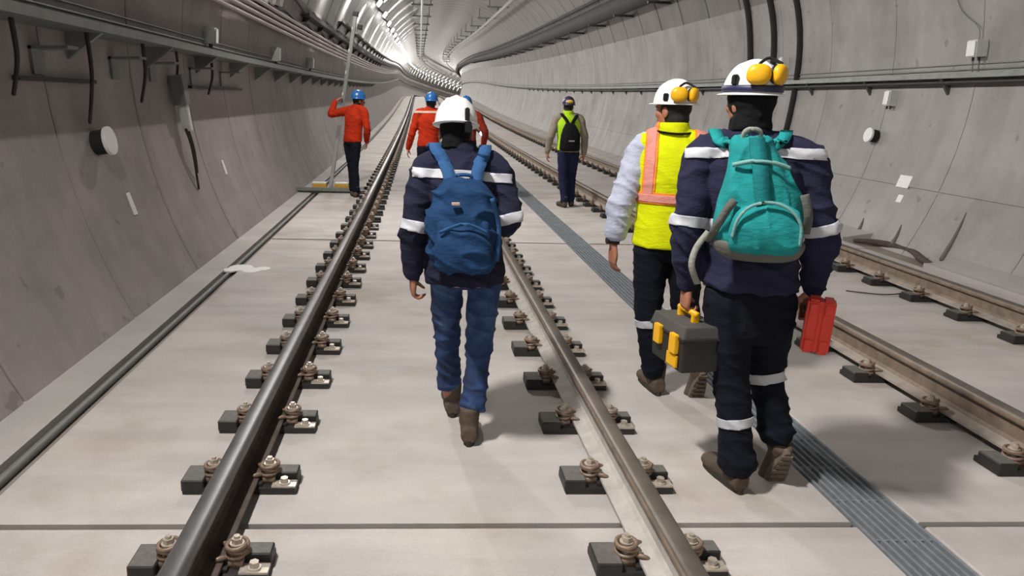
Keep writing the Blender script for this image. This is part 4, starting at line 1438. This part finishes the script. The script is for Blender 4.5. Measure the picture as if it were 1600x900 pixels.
# his backpack
pb = empty('backpack', (1.28, 2.72, 1.05), 'worn teal backpack with grey base on the man with the toolbox', 'backpack')
R3 = pack_frame((1.286, 2.735, 0.0), -0.26, 0.0)
body_secs = [(0.02, 0.0, 1.085, 0.120, 0.075), (0.015, 0, 1.11, 0.158, 0.105), (0.01, 0, 1.20, 0.166, 0.112), (0.0, 0.005, 1.30, 0.150, 0.102), (-0.015, 0.02, 1.40, 0.112, 0.085), (-0.035, 0.04, 1.485, 0.080, 0.062), (-0.042, 0.06, 1.525, 0.058, 0.040)]
me = pack_body(body_secs, R3, 0.0075, 0.016, 21, 2.2, (11, 11, 4))
link_mesh('pack_body', me, M['teal'], pb, True)
me = pack_body([(0.018, -0.002, 1.068, 0.11, 0.072), (0.017, -0.003, 1.085, 0.142, 0.100), (0.014, -0.004, 1.12, 0.168, 0.116), (0.012, -0.004, 1.145, 0.170, 0.117)], R3, 0.008, 0.004, 22, 2.4)
link_mesh('pack_base', me, M['pack_grey'], pb, True)['label'] = 'grey base panel'
me = pack_body([(0.02, -0.100, 1.105, 0.10, 0.02), (0.02, -0.108, 1.13, 0.125, 0.035), (0.02, -0.108, 1.20, 0.128, 0.040), (0.02, -0.098, 1.265, 0.105, 0.032), (0.02, -0.085, 1.30, 0.06, 0.016)], R3, 0.007, 0.007, 23, 2.5, (10, 10, 8))
link_mesh('front_pocket', me, M['teal'], pb, True)
obj('pocket_piping', strap(R3, [(-0.100, -0.140, 1.17), (-0.090, -0.146, 1.235), (-0.050, -0.142, 1.285), (0.02, -0.136, 1.302), (0.085, -0.140, 1.28), (0.128, -0.140, 1.225), (0.135, -0.132, 1.15)], 0.011, 0.010), M['piping'], pb, True)
obj('top_zip', strap(R3, [(-0.115, -0.055, 1.425), (-0.05, -0.072, 1.442), (0.02, -0.075, 1.440), (0.085, -0.055, 1.42)], 0.012, 0.012), M['piping'], pb, True)
obj('shade_band', strap(R3, [(-0.035, -0.012, 1.525), (-0.03, -0.045, 1.475), (-0.022, -0.078, 1.42), (-0.012, -0.102, 1.345), (0.0, -0.112, 1.29)], 0.055, 0.008), M['teal_shade'], pb, True)  # shading down the middle of the pack, painted as a darker strip
obj('side_strap', strap(R3, [(-0.165, -0.02, 1.13), (-0.150, -0.085, 1.20), (-0.120, -0.10, 1.27), (-0.10, -0.095, 1.30)], 0.030, 0.008), M['pack_grey'], pb, True)
obj('side_strap', strap(R3, [(0.175, -0.02, 1.18), (0.165, -0.075, 1.25), (0.140, -0.08, 1.33)], 0.030, 0.008), M['pack_grey'], pb, True)
obj('top_loop', strap(R3, [(-0.075, 0.05, 1.518), (-0.070, 0.035, 1.545), (-0.045, 0.03, 1.555), (-0.018, 0.035, 1.545), (-0.010, 0.05, 1.518)], 0.016, 0.012), M['strap_grey'], pb, True)
for q in (-1, 1):
    obj('shoulder_strap', strap(R3, conform(R3, [(-0.04 + q * 0.045, 0.055, 1.495), (-0.035 + q * 0.080, 0.10, 1.51), (-0.03 + q * 0.118, 0.15, 1.52), (-0.02 + q * 0.130, 0.23, 1.52), (q * 0.13, 0.345, 1.48), (q * 0.14, 0.37, 1.36), (q * 0.16, 0.345, 1.22)], jk, 1, 0.008), 0.046, 0.012, 2), M['teal'], pb, True)
obj('hanging_strap', strap(R3, [(-0.165, 0.02, 1.16), (-0.205, 0.0, 1.10), (-0.220, -0.02, 1.04), (-0.205, -0.01, 0.99), (-0.185, 0.02, 0.95)], 0.024, 0.006), M['strap_grey'], pb, True)

# toolbox in his left hand
tb = empty('toolbox', (1.19, 3.03, 0.55), 'charcoal toolbox with yellow latches and handle in the left hand', 'toolbox')
TX, TY, TW, TL = 1.184, 3.045, 0.182, 0.29
TZ = -0.020
bm = bmesh.new()
v = box(bm, (TX, TY, 0.630 + TZ), (TW, TL, 0.150))
for q in v:
    if q.co.z < 0.6 + TZ: q.co.x = TX + (q.co.x - TX) * 0.92; q.co.y = TY + (q.co.y - TY) * 0.95
obj('case_body', bm, M['toolbox'], tb, bevel=0.010)
bm = bmesh.new()
v = box(bm, (TX, TY, 0.731 + TZ), (TW + 0.012, TL + 0.012, 0.052))
for q in v:
    if q.co.z > 0.74 + TZ: q.co.x = TX + (q.co.x - TX) * 0.86; q.co.y = TY + (q.co.y - TY) * 0.94
obj('lid', bm, M['toolbox_top'], tb, bevel=0.008)
bm = bmesh.new(); box(bm, (TX, TY, 0.703 + TZ), (TW + 0.016, TL + 0.016, 0.012)); obj('lid_rim', bm, M['toolbox'], tb, bevel=0.004)
for q in (-0.085, 0.060):
    bm = bmesh.new()
    box(bm, (TX - TW / 2 - 0.010, TY + q, 0.675 + TZ), (0.022, 0.055, 0.085))
    obj('latch', bm, M['yellow'], tb, bevel=0.006)['label'] = 'yellow latch'
bm = bmesh.new(); box(bm, (TX - TW / 2 - 0.004, TY - 0.07, 0.598 + TZ), (0.012, 0.085, 0.055)); obj('yellow_plate', bm, M['yellow'], tb, bevel=0.005)
for q in (-0.06, 0.06):
    bm = bmesh.new(); box(bm, (TX, TY + q, 0.775 + TZ), (0.03, 0.022, 0.050)); obj('handle_post', bm, M['yellow'], tb, bevel=0.005)
bm = bmesh.new(); cyl(bm, (TX, TY - 0.075, 0.792 + TZ), (TX, TY + 0.075, 0.792 + TZ), 0.0135, seg=14); obj('handle_grip', bm, M['yellow'], tb, True)

tb.rotation_euler.z = 0.15

# red case in his right hand
rc = empty('tool_case', (1.70, 2.86, 0.62), 'bright red ridged tool case in the right hand', 'case')
RR = Matrix.Translation(V(1.638, 2.82, 0.780)) @ rotz(-0.46) @ Matrix.Rotation(0.03, 4, 'Y')
bm = bmesh.new(); box(bm, (-0.027, 0, 0), (0.050, 0.095, 0.225)); bmesh.ops.bevel(bm, geom=bm.edges[:], offset=0.009, segments=2, affect='EDGES'); bm.transform(RR); obj('left_shell', bm, M['red'], rc)
bm = bmesh.new(); box(bm, (0.027, 0, 0), (0.050, 0.095, 0.225)); bmesh.ops.bevel(bm, geom=bm.edges[:], offset=0.009, segments=2, affect='EDGES'); bm.transform(RR); obj('right_shell', bm, M['red'], rc)
bm = bmesh.new(); box(bm, (0, 0, 0), (0.012, 0.084, 0.212)); bm.transform(RR); obj('hinge_line', bm, M['red'], rc)
for q in (-0.028, 0.028):
    for zz in (-0.075, 0.075):
        bm = bmesh.new(); box(bm, (q, -0.049, zz), (0.030, 0.008, 0.045)); bmesh.ops.bevel(bm, geom=bm.edges[:], offset=0.003, segments=1, affect='EDGES'); bm.transform(RR); obj('rib', bm, M['red'], rc)
bm = bmesh.new(); limb(bm, [(-0.045, 0.045, 0.035), (-0.045, 0.085, 0.032), (0.045, 0.085, 0.032), (0.045, 0.045, 0.035)], [0.010] * 4, 10, 5); bm.transform(RR); obj('handle', bm, M['black_plastic'], rc, True)

# ------------------------------------------------------------------ distant people
def far_person(J, loc, label, jmat, tmat, hmat, jname='jacket', vest_m=None, bands=True, vox=0.012, hoodm='hair', band_m=None):
    dz = elev(loc[1])
    for k_, v_ in list(J.items()):
        if isinstance(v_, tuple) and len(v_) == 3 and not hasattr(v_[0], '__len__'):
            J[k_] = (v_[0], v_[1], v_[2] + dz)
    p = empty('person', (loc[0], loc[1], dz), label, 'person')
    b, R = body(J, p, 0.008, M['skin'])
    hood(p, R, M[hoodm], 'hair', -0.075)
    jk = jacket(J, p, vox, jmat, 0.014, J['pelvis'][2] - 0.045, 0.007, jname, 0.04, (0.072, 0.075, 0.066, 0.060, 0.056, 0.046), loc[0] * 7)
    tr = trousers(J, p, vox, tmat, 0.004, J['pelvis'][2] + 0.02, 0.007, (0.095, 0.085, 0.070, 0.066, 0.062, 0.066), loc[0] * 5)
    for S in 'LR':
        an, tw = Vector(J['an' + S]), J['toe' + S][1]
        fw = rotz(tw) @ V(0, 1, 0)
        shoe(p, V(an.x, an.y, dz) + fw * 0.145, tw, 0.0, M['shoe'], M['sole'], 1.0, 0.010)
    helmet(p, R, hmat)
    return p, R, jk
# lime vest and black backpack, ahead on the right
J = dict(yaw=0.05, w=1.0, pelvis=(2.375, 11.8, 0.92), chest=(2.345, 11.8, 1.31), neck=(2.335, 11.81, 1.465), head=(2.335, 11.83, 1.565), hyaw=-0.15,
         shL=(2.165, 11.8, 1.375), elL=(2.075, 11.78, 1.11), wrL=(2.045, 11.84, 0.87), handL=((0, 0.1, -1), (1, 0, 0), (0, 1, 0), 0.5),
         shR=(2.525, 11.8, 1.375), elR=(2.615, 11.78, 1.10), wrR=(2.630, 11.84, 0.86), handR=((0, 0.1, -1), (-1, 0, 0), (0, 1, 0), 0.5),
         hipL=(2.290, 11.8, 0.87), knL=(2.305, 11.80, 0.48), anL=(2.345, 11.74, 0.10), toeL=((0, 1, 0), 0.25),
         hipR=(2.455, 11.8, 0.87), knR=(2.465, 11.88, 0.48), anR=(2.480, 11.90, 0.10), toeR=((0, 1, 0), -0.25))
p, R, jk = far_person(J, (2.40, 11.8), 'person far ahead in lime vest and dark helmet with a black backpack', M['beige'], M['navy_far'], M['helmet_dark'], 'jacket')
bm = bmesh.new()
loft(bm, torso_secs(J, 0.030, J['pelvis'][2] - 0.02), 24, 4)
limb(bm, [Vector(J['neck']) + V(0, 0, -0.05), Vector(J['neck']) + V(0, 0, 0.05)], [0.092, 0.085], 16, 3, False)
me = union(bm, 0.012, 4); link_mesh('vest', me, M['limegreen'], p, True)
bm = bmesh.new(); ball(bm, R @ V(0.02, -0.135, 0.09), (0.05, 0.03, 0.03)); obj('ear_muff', bm, M['yellow2'], p, True)
pb = empty('backpack', (2.35, 11.62, 0.95), 'black backpack on the back of the distant person in lime vest', 'backpack')
R5 = pack_frame((2.352, 11.615, elev(11.8)), 0.05)
link_mesh('pack_body', pack_body([(0, 0, 0.90, 0.13, 0.06), (0, 0, 0.93, 0.155, 0.09), (0, 0, 1.08, 0.155, 0.10), (0, 0.01, 1.22, 0.125, 0.085), (-0.01, 0.03, 1.32, 0.07, 0.05)], R5, 0.011, 0.005, 31), M['black'], pb, True)
for q in (-1, 1):
    obj('shoulder_strap', strap(R5, [(q * 0.02 - 0.01, 0.02, 1.30), (q * 0.07, 0.075, 1.385), (q * 0.115, 0.13, 1.445), (q * 0.12, 0.20, 1.465), (q * 0.13, 0.31, 1.38), (q * 0.15, 0.33, 1.20)], 0.05, 0.014), M['black'], pb, True)
bm = bmesh.new(); box(bm, R5 @ V(0, -0.10, 1.06), (0.09, 0.012, 0.02)); obj('pack_tag', bm, M['strap_grey'], pb)
# orange jacket at the mast
J = dict(yaw=-0.60, w=1.0, pelvis=(-1.10, 12.60, 0.95), chest=(-1.06, 12.60, 1.33), neck=(-1.04, 12.60, 1.48), head=(-0.99, 12.61, 1.575), hyaw=-1.15,
         shL=(-1.225, 12.70, 1.40), elL=(-1.470, 12.78, 1.345), wrL=(-1.420, 12.94, 1.545), handL=((0.70, 0.30, 0.6), (0.6, 0.3, -0.5), (0.4, 0.2, 0.6), 0.8),
         shR=(-0.905, 12.49, 1.40), elR=(-0.845, 12.44, 1.13), wrR=(-0.865, 12.58, 0.93), handR=((0, 0.4, -1), (-1, 0, 0), (0, 1, 0), 0.6),
         hipL=(-1.165, 12.65, 0.89), knL=(-1.125, 12.66, 0.49), anL=(-1.100, 12.64, 0.10), toeL=((0.4, 1, 0), -0.35),
         hipR=(-1.045, 12.56, 0.89), knR=(-1.065, 12.55, 0.49), anR=(-1.035, 12.50, 0.10), toeR=((0.4, 1, 0), -0.60))
far_person(J, (-1.09, 12.6), 'person in orange jacket and blue helmet with an arm raised to the measuring mast', M['orange'], M['black_cloth'], M['helmet_blue'])
# orange jacket in the middle of the track
J = dict(yaw=0.0, w=1.0, pelvis=(0.150, 12.0, 0.94), chest=(0.165, 12.0, 1.33), neck=(0.175, 12.01, 1.48), head=(0.195, 12.03, 1.575), hyaw=-0.2,
         shL=(-0.015, 12.0, 1.395), elL=(-0.105, 11.98, 1.11), wrL=(-0.165, 12.06, 0.87), handL=((-0.1, 0.1, -1), (1, 0, 0), (0, 1, 0), 0.5),
         shR=(0.345, 12.0, 1.395), elR=(0.425, 11.98, 1.11), wrR=(0.440, 12.08, 0.87), handR=((0, 0.1, -1), (-1, 0, 0), (0, 1, 0), 0.5),
         hipL=(0.065, 12.0, 0.88), knL=(0.06, 12.03, 0.48), anL=(0.06, 12.0, 0.10), toeL=((0, 1, 0), 0.1),
         hipR=(0.235, 12.0, 0.88), knR=(0.24, 12.06, 0.48), anR=(0.24, 12.1, 0.10), toeR=((0, 1, 0), -0.1))
p, R, jk = far_person(J, (0.15, 12.0), 'person in orange jacket and blue helmet between the near rails beyond the blue backpack', M['orange'], M['black_cloth'], M['helmet_blue'])
strip('reflective_band', jk.data, base_of(jk), (0.165, 12.0, 1.425 + elev(12)), (0, 0.1, 1), 0.035, M['pale_band'], jk, None)
# rust red jacket with the lit wand, mostly hidden
J = dict(yaw=-0.2, w=1.0, pelvis=(0.78, 12.4, 0.94), chest=(0.785, 12.4, 1.31), neck=(0.775, 12.41, 1.45), head=(0.765, 12.43, 1.535), hyaw=-0.2,
         shL=(0.605, 12.43, 1.375), elL=(0.53, 12.42, 1.10), wrL=(0.52, 12.5, 0.87), handL=((0, 0.1, -1), (1, 0, 0), (0, 1, 0), 0.5),
         shR=(0.955, 12.36, 1.375), elR=(1.085, 12.33, 1.12), wrR=(1.075, 12.46, 0.90), handR=((-0.1, 0.7, -0.6), (-1, 0, 0), (0, 0.6, 0.8), 1.1),
         hipL=(0.695, 12.4, 0.88), knL=(0.64, 12.45, 0.48), anL=(0.58, 12.42, 0.10), toeL=((0, 1, 0), 0.1),
         hipR=(0.855, 12.4, 0.88), knR=(0.79, 12.42, 0.48), anR=(0.725, 12.35, 0.10), toeR=((0, 1, 0), -0.1))
far_person(J, (0.78, 12.4), 'person in rust red jacket mostly hidden behind the white helmet, holding a lit wand', M['red_cloth'], M['black_cloth'], M['helmet_blue'])
wz = elev(12.4)
wn = empty('light_wand', (1.055, 12.53, 0.8), 'thin white wand with a lit tip held by the person in rust red', 'light wand')
bm = bmesh.new(); cyl(bm, (1.050, 12.535, 0.76 + wz), (1.050, 12.535, 1.07 + wz), 0.014, seg=10); obj('wand_stick', bm, M['plate'], wn, True)
bm = bmesh.new(); ball(bm, (1.050, 12.535, 1.105 + wz), (0.035, 0.035, 0.04)); obj('lit_tip', bm, M['led'], wn, True)
